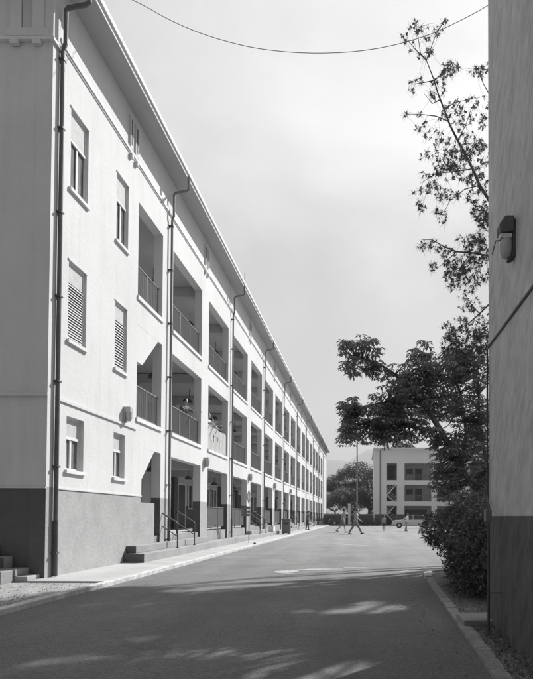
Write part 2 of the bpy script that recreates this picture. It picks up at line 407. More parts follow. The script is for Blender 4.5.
# ledges under the openings
for a, c in bays+[(14.05, 15.78)]:
    for i in (1, 2):
        z = lvl[i][0]; part(MB().box(X0+.002, X0+.045, a-.03, c+.03, z-.10, z+.01), 'ledge', TRIM)
# roof and eave
b = MB()
EX = -5.59
b.cur = 1; b.box(-16.9, EX-.02, Y0-.55, YE+.6, EAVE, EAVE+.05)
b.cur = 0; b.box(EX-.02, EX+.0, Y0-.57, YE+.62, EAVE-.03, EAVE+.19); b.box(-16.9, EX-.02, Y0-.57, Y0-.55, EAVE-.03, EAVE+.19)
b.box(EX, EX+.045, Y0-.57, YE+.62, EAVE+.07, EAVE+.19)
b.cur = 2
b.prism([(EX-.05, Y0-.5, EAVE+.17), (-11.2, Y0-.5, EAVE+1.2), (-16.9, Y0-.5, EAVE+.17)], (0, YE-Y0+1, 0))
part(b, 'roof', [TRIM, SOFFIT, ROOFM])
b = MB(); b.tube([(-5.75, 24.9, EAVE+.15), (-5.75, 24.9, EAVE+1.0)], .018, 6); part(b, 'mast', METAL_D)
# floors, ceilings, cross walls, inner wall
XB = -8.85
b = MB(); b.cur = 1
b.box(XB, X0-TH-.003, 14.0, 79.2, .0, P_H)
for i in (1, 2): b.box(XB, X0-TH-.003, 14.0, 79.2, lvl[i-1][1]+.28, lvl[i][0]-.05)
b.box(XB, X0-TH-.003, 14.0, 79.2, lvl[2][1]+.25, lvl[2][1]+.45)
part(b, 'gallery_floor', [WALL, CEIL])
b = MB()
for a, c in bays: b.box(X0-TH+.0, X0-.01, a-.0, c+.0, 0.0, P_H-.0) if False else None
# platform face between pillars
for a, c in bays: b.box(X0-TH, X0-.06, a+.002, c-.002, -.1, P_H)
b.box(X0-TH, X0-.06, 14.45, 15.77, -.1, P_H)
part(b, 'platform', CONC)
b = MB()
for z0, z1 in ((P_H, 15),):
    pass
b.cur = 0; b.box(XB-.25, XB-.002, 14.0, 79.2, DZ, EAVE-.1); b.cur = 1; b.box(XB-.25, XB-.002, 14.0, 79.2, -.1, DZ)
b.cur = 0; b.box(XB, X0-TH-.004, 13.8, 13.99, 0, EAVE-.1); b.box(XB, X0-TH-.004, 79.21, 79.4, 0, EAVE-.1)
part(b, 'inner_wall', [CEIL, DADO_SHADE])
for k, (a, c) in enumerate(bays):
    for i, (z0, z1) in enumerate(lvl):
        top = z1+.245; b = MB()
        b.box(XB, X0-TH-.006, c+.25, c+.5, z1-.12, top)          # ceiling beam at each pillar
        b.cur = 1 if i == 0 else 0
        b.box(XB, XB+.22, c+.2, c+.62, z0, z1-.121); b.cur = 0
        part(b, 'beam', [CEIL, DADO_SHADE])
for k, (a, c) in enumerate(bays):
    for i, (z0, z1) in enumerate(lvl):
        b = MB(); y_ = (a+c)/2+.2; b.tube([(-7.5,y_,z1-.32),(-7.5,y_,z1+.24)], .012, 5); b.tube([(-7.5,y_,z1-.34),(-7.5,y_,z1-.26),(-7.5,y_,z1-.18)], [.15,.13,.04], 10)
        part(b, 'ceiling_lamp', METAL_D)
def add_door(x, y, z):
    b = MB(); b.box(0, .05, 0, .95, 0, 2.1); d = b.build('door', DARKDOOR, parent=SB); d.location = Vector((x, y, z))-OFF
    f = MB(); f.box(0, .07, -.08, -.002, 0, 2.18); f.box(0, .07, .952, 1.03, 0, 2.18); f.box(0, .07, 0, .95, 2.102, 2.18)
    f.build('door_frame', TRIM, parent=d)
    h = MB(); h.ball((.09, .86, 1.0), .03); h.build('handle', CHROME, parent=d); return d
door = add_door(XB+.001, bays[0][0]+.25, P_H)
def add_iwin(x, y, z):
    b = MB(); b.box(0, .02, 0, 1.05, 0, 1.15); d = b.build('window', GLASS, parent=SB); d.location = Vector((x, y, z))-OFF
    f = MB()
    for q in ((-.06,-.002,-.06,1.21),(1.052,1.11,-.06,1.21),(.5,.55,0,1.15)): f.box(.02, .06, q[0], q[1], q[2], q[3])
    f.box(.02,.06,0,.499,-.06,0); f.box(.02,.06,.551,1.05,-.06,0); f.box(.02,.06,0,.499,1.15,1.21); f.box(.02,.06,.551,1.05,1.15,1.21)
    f.build('window_frame', TRIM, parent=d); return d
iwin = add_iwin(XB+.002, bays[0][0]+1.75, P_H+1.0)
for k, (a, c) in enumerate(bays):
    for i, z in enumerate((P_H, lvl[1][0]-.05, lvl[2][0]-.05)):
        if k == 0 and i == 0: continue
        dup_at(door, Vector((XB+.001, a+.25+(.9 if (k+i) % 3 == 1 else 0), z))-OFF)
        dup_at(iwin, Vector((XB+.002, a+1.75+(.35 if (k+i) % 3 == 1 else 0), z+1.0))-OFF)
# railings (one per opening)
def railing(L, hgt, solid_, m, mp):
    b = MB(); b.tube([(0,0,hgt),(0,L,hgt)], .026, 8); b.tube([(0,0,.09),(0,L,.09)], .016, 6)
    n = max(2, round(L/1.0))
    for q in range(1, n): b.box(-.016, .016, L*q/n-.016, L*q/n+.016, .0, hgt)
    r = b.build('railing', m, parent=SB)
    p = MB(); y = .06
    while y < L-.04:
        p.box(-.008, .008, y, y+(.034 if solid_ else .016), .09, hgt-.01); y += .062 if solid_ else .062
    p.build('balusters', mp, parent=r); return r
base_up = railing(3.02, .93, False, RAILM, RAILM)
base_dn = railing(3.02, .9, True, METAL_D, RAILP)
narrow = railing(1.73, .93, False, RAILM, RAILM)
narrow.location = Vector((X0-.12, 14.05, lvl[1][0]))-OFF
dup_at(narrow, Vector((X0-.12, 14.05, lvl[2][0]))-OFF)
first = True
for k, (a, c) in enumerate(bays):
    for i in (1, 2):
        loc = Vector((X0-.12, a, lvl[i][0]))-OFF
        if first: base_up.location = loc; first = False
        else: dup_at(base_up, loc)
first = True
for k, (a, c) in enumerate(bays):
    if k in (0, 3, 7, 11): continue
    loc = Vector((X0-.14, a, P_H+.06))-OFF
    if first: base_dn.location = loc; first = False
    else: dup_at(base_dn, loc)
# drainpipes
def drainpipe(y, m, x=None, r=.038):
    x = X0+.085
    b = MB(); zt = zh(8.15)
    b.cur = 0
    b.tube([(x,y,1.15),(x,y,MZ-.25),(x+.05,y,MZ-.1),(x+.05,y,zt),(x+.09,y,zt+.05),(EX-.03,y,zt+.12),(EX+.03,y,zt+.17),(EX+.025,y,EAVE+.0)], r, 10)
    b.cur = 1
    b.tube([(x,y,.06),(x,y,1.15)], r*1.15, 10)
    for z in (.5, 2.2, 3.9, 5.6, 7.3, 9.0, 10.4): b.box(X0, x+.05, y-.055, y+.055, z, z+.035)
    return part(b, 'drainpipe', [m, METAL_D], smooth=False)
drainpipe(10.28, METAL_P, r=.043)
for y in (16.28, 24.05, 31.9, 39.75, 47.6, 55.4, 63.3, 71.1, 78.95): drainpipe(y, PIPE)
# windows of the near wall
def near_window(ya, yb, za, zb, fl):
    W = yb-ya; Hh = zb-za
    rec = .11 if fl == 1 else .06
    x = X0-rec
    w = MB(); w.box(x-.03, x-.02, 0, W, 0, Hh); 
    o = w.build('window', CURT, parent=SB); o.location = Vector((0, ya, za))-OFF
    f = MB(); t = .045
    f.box(x-.015, x+.02, 0, t, 0, Hh); f.box(x-.015, x+.02, W-t, W, 0, Hh); f.box(x-.015, x+.02, t, W-t, 0, t); f.box(x-.015, x+.02, t, W-t, Hh-t, Hh)
    f.build('window_frame', TRIM, parent=o)
    ph = Hh*(.36 if fl != 2 else .26)
    p = MB(); p.box(x-.012, x+.012, t+.002, W-t-.002, Hh-ph, Hh-t-.002); p.build('upper_panel', PANEL, parent=o)
    if fl == 2:
        l = MB(); z = t+.01
        while z < Hh-ph-.03:
            q_ = R.uniform(-.006,.006); l.prism([(x+.022+q_, t, z), (x+.03+q_, t, z+.006), (x-.002, t, z+.062), (x-.010, t, z+.056)], (0, W-2*t, 0)); z += (.058 if ya < 12 else .068)
        l.build('louver', LOUV, parent=o)
    else:
        s = MB(); mid = W*.5
        s.box(x-.01, x+.012, mid-.03, mid+.03, t+.002, Hh-ph-.002); s.box(x-.01, x+.03, t+.002, W-t-.002, Hh-ph-.06, Hh-ph-.003)
        s.box(x-.01, x+.01, t+.002, t+.05, t+.002, Hh-ph-.062)
        s.build('sash', TRIM, parent=o)
    s = MB(); s.box(X0-rec+.021, X0+.055, -.05, W+.05, -.075, -.003); s.build('sill', TRIM, parent=o)
    if fl != 1:
        a = MB(); a.box(X0+.001, X0+.022, -.035, W+.035, Hh+.002, Hh+.035); a.box(X0+.001, X0+.016, W+.003, W+.035, -.003, Hh); a.build('architrave', WALL, parent=o)
for w in wins: near_window(*w)
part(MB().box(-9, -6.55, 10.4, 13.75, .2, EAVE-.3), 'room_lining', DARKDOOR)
# steps along the facade
b = MB()
b.box(-5.625, X0+.001, 13.4, 58, -.05, .27)
b.box(X0-.0, -5.9, 13.55, 19.9, .271, .46)
b.box(X0-.0, -5.9, 27.6, 32.3, .271, .46)
for q in (7, 11): b.box(X0, -5.9, bays[q][0]-.5, bays[q][1]+.5, .271, .46)
part(b, 'steps', CONC, bevel=.012)
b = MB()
b.box(-5.627, X0+.001, 13.394, 13.3985, .0, .268); b.box(X0, -5.902, 13.544, 13.5485, .272, .458)  # thin dark facings over the near step ends
part(b, 'dark_step_face', DADO_SHADE)
def handrail(y):
    b = MB(); pts = [(-5.68, y, .27), (-5.68, y, 1.02), (-5.73, y, 1.07), (-6.28, y, 1.42)]
    b.tube(pts, .022, 8); b.tube([(-5.68, y, .62), (-6.28, y, 1.02)], .018, 8); b.tube([(-6.28, y, P_H), (-6.28, y, 1.42)], .02, 8)
    b.tube([(-5.68,y,.268),(-5.68,y,.29)], .05, 10)
    return part(b, 'handrail', METAL_D)
for y in (15.95, 17.55, 28.7, 30.5, 44.3, 46.2, 60.0, 62.0): handrail(y)
# end stair at the lower left corner
b = MB(); b.box(-9.6, -6.22, 9.66, Y0-.02, -.05, .12); part(b, 'steps', CONC_L, bevel=.01)
b = MB(); b.box(-9.6, -6.46, 9.30, 9.62, -.05, .24); b.box(-9.6, -6.43, 9.64, Y0-.02, .121, .25); b.box(-9.6, -6.75, 9.8, Y0-.02, .251, .46); b.box(-9.6,-7.0,9.95,Y0-.02,.461,.66); part(b, 'steps', CONC, bevel=.01)

b = MB(); b.box(-9.6, -6.462, 9.294, 9.2985, .0, .238); b.box(-9.6, -6.752, 9.794, 9.7985, .252, .458); b.box(-9.6, -7.002, 9.944, 9.9485, .462, .658); part(b, 'dark_step_face', DADO_SHADE)  # thin dark facings over the step fronts
# notices on inner walls (posters) at ground floor
# ------------------------------------------------------------------ wall lamps on the left building
CL_LAMP = mat('lamp_enamel', .42, .1, 5)
def wall_lamp(loc, label):
    t = empty('wall_lamp', loc)
    MB().box(0, .05, -.08, .08, -.2, .2).build('back_plate', CL_LAMP, parent=t, bevel=.01)
    MB().box(.05, .19, -.09, .09, .05, .2).build('hood', CL_LAMP, parent=t, bevel=.02)
    g = MB(); g.tube([(.12,0,.069),(.12,0,-.08),(.12,0,-.17)], [.085,.08,.045], 12); g.build('lamp_glass', LAMPG, parent=t, smooth=False)
    return tag(t, label, 'wall lamp', 'wall lamps along the white facade')
L0 = wall_lamp((X0, 13.35, zh(2.08)), 'grey wall lamp beside the window near the first gallery opening')
labs = ['wall lamp on the white pillar above the railed steps', 'wall lamp on the second lamp-bearing pillar, above the diamond sign',
        'wall lamp on the pillar just before the metal bin', 'smallest visible wall lamp far along the white facade']
for i, y in enumerate((20.12, 27.96, 35.8, 43.64)):
    c = copy_tree(L0); c.location = (X0, y, zh(1.66)); c['label'] = labs[i]

# ------------------------------------------------------------------ right building
XR, YR = 1.453, 6.0
RB = empty('side_building', (6, -1, 0)); OFR = Vector(RB.location)
tag(RB, 'rough stucco building in shade with dark painted base along the right side', 'building')
def rpart(b, name, m, **k):
    o = b.build(name, m, **k); o.parent = RB; o.location = -OFR; return o
b = MB(); b.cur = 0; b.box(XR, 12, -9, YR, H+.012, 12.0); b.cur = 1; b.box(XR, 12, -9, YR, -.1, H+.01)
rpart(b, 'wall', [RWALL, RDADO])
b = MB(); b.prism([(XR+.001, -9, 3.20), (XR+.001, -9, 3.242), (XR-.016, -9, 3.23), (XR-.016, -9, 3.208)], (0, YR+9-.001, 0))
rpart(b, 'string_course', DADO_SHADE)
b = MB(); b.box(.95, 12.5, -9.5, YR+.5, 12.0, 12.2); rpart(b, 'roof', TRIM)
b = MB(); b.tube([(1.318, 5.46, .0), (1.318, 5.46, 1.19)], .014, 8); b.tube([(1.40, 5.72, 1.3), (1.43, 5.97, 1.5), (1.435, 5.99, 3.2)], .011, 8)
b.box(1.318, XR, 5.455, 5.465, .45, .46)
rpart(b, 'conduit', METAL_D)
rpart(MB().box(1.285, 1.35, 5.44, 5.53, 1.2, 1.33), 'junction_box', PIPE, bevel=.006)
t = MB().box(1.13, 1.75, 5.82, 6.3, -.03, .10).build('concrete_slab', CONC, bevel=.012)
tag(t, 'flat concrete slab on the soil between hedge and stucco wall', 'slab')
# lamp of the right wall
t = empty('wall_lamp', (XR, 4.97, 3.93)); t.scale = (.93,.93,.93)
tag(t, 'dark hooded wall lamp with glass jar on the rough stucco wall', 'wall lamp')
MB().box(-.03, 0, -.055, .055, -.2, .2).build('back_plate', METAL_D, parent=t, bevel=.01)
MB().prism([(-.02,-.075,.06),(-.16,-.075,.04),(-.17,-.075,.13),(-.11,-.075,.22),(-.02,-.075,.22)], (0,.15,0)).build('hood', mat('lamp_hood_paint', .12, .2, 20), parent=t, bevel=.012)
MB().box(-.16, -.035, -.06, .06, -.005, .038).build('collar', TRIM, parent=t, bevel=.006)
g = MB(); g.tube([(-.09,0,-.006),(-.09,0,-.06),(-.09,0,-.13),(-.09,0,-.18),(-.09,0,-.2)], [.066,.07,.066,.05,.02], 16); g.build('lamp_glass', LAMPG, parent=t, smooth=True)
g = MB(); g.tube([(-.03,.0,-.09),(-.035,0,-.17),(-.05,0,-.22),(-.075,0,-.235)], [.03,.032,.026,.015], 8); g.build('bracket', METAL_D, parent=t)
g = MB(); g.tube([(-.15,-.02,-.02),(-.2,-.03,-.03),(-.225,-.03,-.12),(-.235,-.03,-.17)], .007, 6); g.build('wire_arm', PIPE, parent=t)

# overhead cable
pts = [(70,-34),(100,-17),(135,0),(165,16.5),(195,29.5),(225,39),(255,45.6),(290,49.4),(325,50),(360,47.5),(395,41),(430,30),(460,16),(487,1),(515,-17)]
q = [P(x, y-6, 13.0) for x, y in pts]; sm = []
for i in range(len(q)-1):
    a0, a1, a2, a3 = q[max(i-1,0)], q[i], q[i+1], q[min(i+2,len(q)-1)]
    for t in (0, .25, .5, .75): sm.append(.5*((2*a1)+(a2-a0)*t+(2*a0-5*a1+4*a2-a3)*t*t+(3*a1-a0-3*a2+a3)*t**3))
b = MB(); b.tube(sm+[q[-1]], .0075, 6)
tag(b.build('overhead_cable', METAL_D), 'thin dark cable sagging across the open sky', 'cable')

# ------------------------------------------------------------------ foliage helpers
class Leaves:
    def __init__(s): s.V = []; s.Fq = []; s.n = 0
    def add(s, verts, faces):
        s.V.append(np.asarray(verts, dtype=np.float64).reshape(-1,3)); s.Fq += [tuple(i+s.n for i in f) for f in faces]; s.n += len(s.V[-1])
    def leaf(s, base, d, L, w, fold=.25, droop=0.0):
        """pointed leaf: midrib base->tip, folded along the midrib, bent down by droop"""
        d = Vector(d).normalized(); side = d.cross(Vector((0,0,1)))
        if side.length < .1: side = d.cross(Vector((1,0,0)))
        side.normalize(); nrm = side.cross(d)
        roll = R.uniform(-.7, .7); side = side*math.cos(roll)+nrm*math.sin(roll); nrm = side.cross(d)
        b0 = Vector(base); m = b0+d*L*.5+Vector((0,0,-droop*L*.12)); t = b0+d*L+Vector((0,0,-droop*L*.5))
        l = m+side*w-nrm*fold*w; r = m-side*w-nrm*fold*w
        s.add([b0, l, t, r, m], [(0,1,4),(1,2,4),(0,4,3),(4,2,3)])
    def build(s, name, m, parent=None):
        me = bpy.data.meshes.new(name); V = np.concatenate(s.V)
        me.from_pydata(V.tolist(), [], s.Fq); me.materials.append(m); me.update()
        o = bpy.data.objects.new(name, me); COL.objects.link(o)
        if parent: o.parent = parent
        return o
def rdir(zmin=-1, zmax=1):
    z = R.uniform(zmin, zmax); a = R.uniform(0, 2*math.pi); r = math.sqrt(max(0, 1-z*z)); return Vector((r*math.cos(a), r*math.sin(a), z))
GAPS = [(-.15,4.15,.9,.38),(-1.2,4.8,.7,.2),(-.45,6.85,.75,.18),(.45,7.2,.6,.18),(-2.5,4.5,.4,.12),(-2.3,5.3,.35,.08),(.1,7.75,.35,.12)]  # tree crowns shaped for sun patches: leaves over these ground spots are left out
def lit_window(p):                     # keeps the crown behind the wall from standing between the sun and the umbrella tree
    gx, gy = p.x-.714*p.z, p.y-.85*p.z
    return -4.4 < gx < -1.6 and 6.0 < gy < 7.7 and R.random() < .75
def in_gap(p):
    gx, gy = p.x-.714*p.z, p.y-.85*p.z
    return any(((gx-a)/(c+.2))**2+((gy-b)/(d+.2))**2 < 1 for a, b, c, d in GAPS)
def rosette(LV, c, L, n=9):
    """umbrella of leaflets: each goes outward, arches over and hangs at the tip"""
    ph = R.uniform(0, 6.28); tx, ty = R.uniform(-.3,.3), R.uniform(-.3,.3); c = Vector(c)
    for k in range(n):
        a = ph+6.283*k/n+R.uniform(-.25,.25); l = L*R.uniform(.75,1.2); w = L*R.uniform(.13,.20)
        o = Vector((math.cos(a), math.sin(a), 0)); sd = Vector((-math.sin(a), math.cos(a), R.uniform(-.25,.25)))
        lift = R.uniform(-.15,.22)+o.x*tx+o.y*ty; dr = R.uniform(.3,.85)
        p1 = c+o*l*.12; p2 = c+o*l*.5+Vector((0,0,lift*l*.5)); p3 = c+o*l*.82+Vector((0,0,lift*l*.5-dr*l*.28)); p4 = c+o*l*1.0+Vector((0,0,lift*l*.4-dr*l*.75))
        k1 = Vector((0,0,-w*.35))
        LV.add([p1, p2+sd*w*.8+k1, p2, p2-sd*w*.8+k1, p3+sd*w+k1, p3, p3-sd*w+k1, p4], [(0,2,1),(0,3,2),(1,2,5,4),(2,3,6,5),(4,5,7),(5,6,7)])
def spray(c0, c1, wob=.05, n=5):
    c0 = Vector(c0); c1 = Vector(c1); out = []
    off = rdir()*(c1-c0).length*wob*2
    for i in range(n):
        t = i/(n-1); out.append(c0.lerp(c1, t)+off*math.sin(math.pi*t)+Vector((0,0,.0)))
    return out

# ------------------------------------------------------------------ umbrella tree
UT = empty('umbrella_tree', (3.35, 11.9, 0))
tag(UT, 'broad tree with drooping rosettes of long leaves arching over the drive', 'tree')
def upart(o): o.parent = UT; o.location = -Vector(UT.location); return o
tb = MB()
limbs = {
 'trunk': [P(510,575,11.9), P(498,530,11.8), P(484,500,11.6), P(462,468,11.4), P(440,428,11.2), P(428,410,11.1), P(418,398,11)],
 'a': [P(440,428,11.2), P(424,430,10.9), P(404,423,10.7), P(384,424,10.5), P(360,420,10.3)],
 'b': [P(418,398,11), P(405,382,10.9), P(395,373,10.7), P(381,364,10.6), P(366,358,10.5), P(352,356,10.4)],
 'c': [P(418,398,11), P(400,400,10.8), P(387,401,10.6), P(367,405,10.4), P(350,414,10.3)],
 'd': [P(462,468,11.4), P(466,430,11.7), P(462,400,11.8), P(455,372,11.9)],
 'e': [P(484,500,11.6), P(486,460,12.0), P(480,420,12.2), P(478,380,12.3)],
 'f': [P(428,410,11.1), P(430,392,11.2), P(428,374,11.3)],
}
rad = {'trunk': (.095,.05), 'a': (.035,.014), 'b': (.045,.016), 'c': (.035,.014), 'd': (.04,.02), 'e': (.05,.02), 'f': (.035,.015)}
limbpts = []
for k, pl in limbs.items():
    r0, r1 = rad[k]; n = len(pl); tb.tube(pl, [r0+(r1-r0)*i/(n-1) for i in range(n)], 8)
    for i in range(n-1):
        for t in (0, .33, .66): limbpts.append(pl[i].lerp(pl[i+1], t))
LV = Leaves()
lobes = [ # px, py, rx, ry, Y, count, depth radius
 (362,345,25,9,10.4,26,.45),(350,362,12,10,10.3,10,.3),(374,366,12,13,10.4,16,.35),
 (349,408,11,14,10.2,24,.45),(352,430,13,12,10.2,30,.5),(372,420,24,22,10.5,52,.6),(388,402,18,18,10.7,36,.6),
 (402,378,20,14,10.9,34,.6),(424,370,22,15,11.1,42,.7),(452,368,26,17,11.6,54,.8),(478,362,20,20,11.9,40,.7),
 (412,404,26,20,10.9,58,.8),(440,398,26,22,11.3,60,.8),(466,402,26,24,11.8,60,.8),(392,430,22,14,10.6,34,.6),(420,428,20,12,10.8,26,.6),
 (482,430,14,26,11.8,60,.6),(464,448,16,20,11.3,44,.5),(442,444,13,14,11.0,28,.4),(437,470,8,18,11.6,20,.3),(482,475,10,22,11.8,44,.5),(460,476,15,14,11.2,26,.4),(447,490,10,8,11.4,12,.3),(420,350,12,6,11.2,14,.5),(462,352,16,8,11.8,18,.5),
]
for (cx, cy, rx, ry, Yd, n, dr) in lobes:
    c = P(cx, cy, Yd); ax = rx/F*Yd; az = ry/F*Yd
    for _ in range(int(n*1.55)):
        d = rdir(); q = R.random()**.35
        p = c+Vector((d.x*ax*q, d.y*dr*q*1.4, d.z*az*q))
        if in_gap(p): continue
        L = R.uniform(.10, .165)
        rosette(LV, p, L, R.randint(7, 10))
        if R.random() < .5: rosette(LV, p+Vector((R.uniform(-.1,.1),R.uniform(-.1,.1),-.09)), L*.85, 8)
        j = min(limbpts, key=lambda z: (z-p).length)
        if (j-p).length > .08: tb.tube(spray(j, p, .08, 4), [.012,.009,.007,.005], 4, cap=False)
upart(tb.build('trunk', BARK, smooth=True)); upart(LV.build('crown', LEAF))

# ------------------------------------------------------------------ tall small-leaved tree
ST = empty('tall_tree', (4.6, 10.4, 0))
tag(ST, 'tall slender tree with sparse small leaves reaching above the stucco wall', 'tree')
def spart(o): o.parent = ST; o.location = -Vector(ST.location); return o
YT = 8.9
tb = MB()
br = {
 'm': [(489,194),(480,180),(473,163),(458,134),(450,118),(444,102),(438,86),(434,72),(426,51)],
 'm1': [(426,51),(415,40),(409,33),(406,27)], 'm2': [(426,51),(430,40),(436,24),(444,10)], 'm3': [(426,51),(420,44),(418,30),(415,14)],
 's1': [(448,114),(436,109),(419,107),(405,107)], 's2': [(458,134),(466,118),(472,100),(480,88)], 's3': [(473,163),(456,166),(436,168),(420,178)],
 's4': [(434,72),(441,66),(446,60),(450,56)], 's5': [(480,180),(465,184),(450,196),(441,214)], 's6': [(444,102),(455,95),(468,92)],
 'l': [(489,252),(472,249),(457,248),(444,243),(432,236),(422,236)], 'l2': [(472,249),(462,262),(455,280)], 'l3': [(457,248),(448,256),(436,266)],
 'k': [(489,302),(480,311),(470,320),(454,330),(444,340)], 'k2': [(480,311),(470,300),(462,296)], 'r1': [(492,90),(484,75),(478,60)], 'r2': [(492,215),(484,222),(474,232)],
 'n1': [(434,72),(424,74),(412,76)], 'n2': [(440,92),(432,96),(424,86)],
}
brp = []
anch = Vector((4.6, 10.4, 6.0))
for k, pl in br.items():
    q = [P(x, y, YT+.25*math.sin(x*.05+y*.03)) for x, y in pl]
    r0 = {'m': .026, 'l': .016, 'k': .016}.get(k, .010); n = len(q)
    tb.tube(q, [r0*(1-.7*i/(n-1)) for i in range(n)], 6)
    for i in range(n-1):
        for t in (0, .25, .5, .75): brp.append(q[i].lerp(q[i+1], t))
# limbs behind the wall feeding those branches
T0 = [Vector((4.6,10.4,0)), Vector((4.5,10.3,2)), Vector((4.3,10.2,4)), Vector((4.4,10.3,6)), Vector((4.8,10.4,8.5)), Vector((5.2,10.6,11))]
tb.tube(T0, [.26,.22,.19,.16,.11,.05], 10)
def link(i0, end, r0, r1):
    a = T0[i0]; tb.tube([a, a.lerp(end, .5)+Vector((0,0,.3)), end], [r0, (r0+r1)/2, r1], 7)
link(2, P(489,194,YT+.25*math.sin(489*.05+194*.03)), .09, .028); link(2, P(489,252,YT+.25*math.sin(489*.05+252*.03)), .06, .018); link(2, P(489,302,YT+.25*math.sin(489*.05+302*.03)), .05, .018)
link(3, P(492,90,YT+.2), .05, .011); link(3, P(492,215,YT+.2), .05, .011)
LV = Leaves()
zones = [ # px,py,rx,ry,n
 (411,30,9,14,14),(418,18,5,8,5),(432,24,9,9,9),(442,16,7,9,10),(424,43,10,6,9),(450,59,9,7,26),(446,64,7,6,12),(478,64,7,6,12),(488,60,4,8,5),(416,72,7,4,9),(412,80,5,4,4),
 (437,82,8,9,16),(442,108,8,5,12),(405,107,2,2,3),(419,108,2,2,3),(424,122,9,7,8),(455,100,12,8,14),(478,100,14,12,18),(468,116,18,10,18),(436,130,10,8,10),
 (464,140,20,12,46),(478,148,12,14,34),(452,155,14,11,40),(447,165,12,9,26),(430,150,10,7,9),(430,168,12,4,8),(478,176,10,14,26),(470,170,12,8,16),
 (424,185,6,4,7),(414,186,3,2,2),(421,200,4,7,8),(434,180,6,6,10),(448,190,12,5,18),(440,212,6,8,13),(480,205,9,11,34),(486,222,7,14,34),(472,190,8,6,8),
 (470,236,12,6,18),(422,242,4,5,6),(432,240,5,4,8),(445,247,8,6,16),(478,248,12,13,70),(458,262,13,10,46),(474,270,15,12,50),(452,276,8,8,22),(434,262,4,6,6),(464,284,12,6,14),
 (470,300,12,9,18),(482,318,7,14,16),(462,320,12,6,14),(448,330,9,6,20),(466,335,16,10,70),(482,336,8,14,50),(452,345,10,10,34),(470,352,16,8,50),(447,322,3,3,3),
]
def tuft(c, s):
    for _ in range(R.randint(6, 9)):
        LV.leaf(c+rdir()*s*.12, rdir(-.9, .9), s*R.uniform(.35,.75), s*.19, .2, R.uniform(-.2,.8))
    for _ in range(R.randint(7, 11)):
        LV.leaf(c, rdir(-1, .8), s*R.uniform(.9,1.7), .0022, .0, R.uniform(0,.8))
for (cx, cy, rx, ry, n) in zones:
    for _ in range(int(n*(1.0 if cy < 115 else 1.4))):
        a = R.uniform(0, 6.283); q = math.sqrt(R.random()); x = cx+rx*q*math.cos(a)*1.1; y = cy+ry*q*math.sin(a)*1.1
        p = P(x, y, YT+R.uniform(-.55, .55)); tuft(p, R.uniform(.045, .088))
        j = min(brp, key=lambda z: (z-p).length)
        tb.tube(spray(j, p, .05, 4), [.0024,.0018,.0014,.0011], 3, cap=False)
        if R.random() < .6: brp.append(p)
# the full crown that stands behind the wall
for _ in range(60):
    c = Vector((R.uniform(4.6, 7.6), R.uniform(10, 15.2), R.uniform(7, 11.5)))
    tb.tube(spray(T0[R.choice((2,3,4))], c, .1, 4), [.04,.03,.02,.01], 4, cap=False)
for _ in range(2600):
    d = rdir(); q = R.random()**.45; p = Vector((6.0+2.6*d.x*q, 13.0+2.4*d.y*q, 9.2+2.4*d.z*q))
    if p.x < .262*p.y+.15 or in_gap(p) or lit_window(p): continue
    s = R.uniform(.16, .28)
    for _ in range(4): LV.leaf(p+rdir()*.15, rdir(-.7,.6), s, s*.3, .2, .3)
spart(tb.build('trunk', BARK_D)); spart(LV.build('crown', LEAF2))

# ------------------------------------------------------------------ great tree behind the stucco building
GT = empty('great_tree', (9.0, 19.5, 0)); tag(GT, 'great leafy tree standing behind the stucco building', 'tree')
tb = MB(); LV = Leaves(); g0 = Vector((9.0, 19.5, 0))
TG = [g0, g0+Vector((.1,0,3)), g0+Vector((-.1,-.2,6.5)), g0+Vector((-.2,-.3,10)), g0+Vector((0,-.3,14))]
tb.tube(TG, [.42,.36,.3,.22,.1], 12)
for (ex, ey, ez, rx, ry, rz, n) in ((6.9,18.3,14.3,2.2,1.7,1.5,1100),(9.2,18.8,14.6,2.6,1.9,2.0,1400),(11.6,19.0,13.4,2.4,2.0,2.0,1000),(8.8,18.0,12.0,2.2,1.6,1.6,900),(6.6,17.3,11.5,1.5,1.3,1.2,500),(5.9,19.6,14.6,1.3,1.5,1.6,700),(7.0,19.0,16.0,1.8,1.5,1.2,600)):
    e = Vector((ex,ey,ez))
    for _ in range(9):
        d = rdir(); tb.tube(spray(TG[R.choice((2,3))], e+Vector((d.x*rx,d.y*ry,d.z*rz))*.8, .08, 5), [.13,.09,.06,.035,.015], 6, cap=False)
    for _ in range(n):
        d = rdir(); q = R.random()**.4; p = e+Vector((rx*d.x*q, ry*d.y*q, rz*d.z*q))
        if p.x < .255*p.y+.15 or in_gap(p) or lit_window(p): continue
        s_ = R.uniform(.18, .32)
        for _ in range(4): LV.leaf(p+rdir()*.2, rdir(-.7,.6), s_, s_*.3, .2, .3)
for o in (tb.build('trunk', BARK, smooth=True), LV.build('crown', LEAF2)): o.parent = GT; o.location = -g0

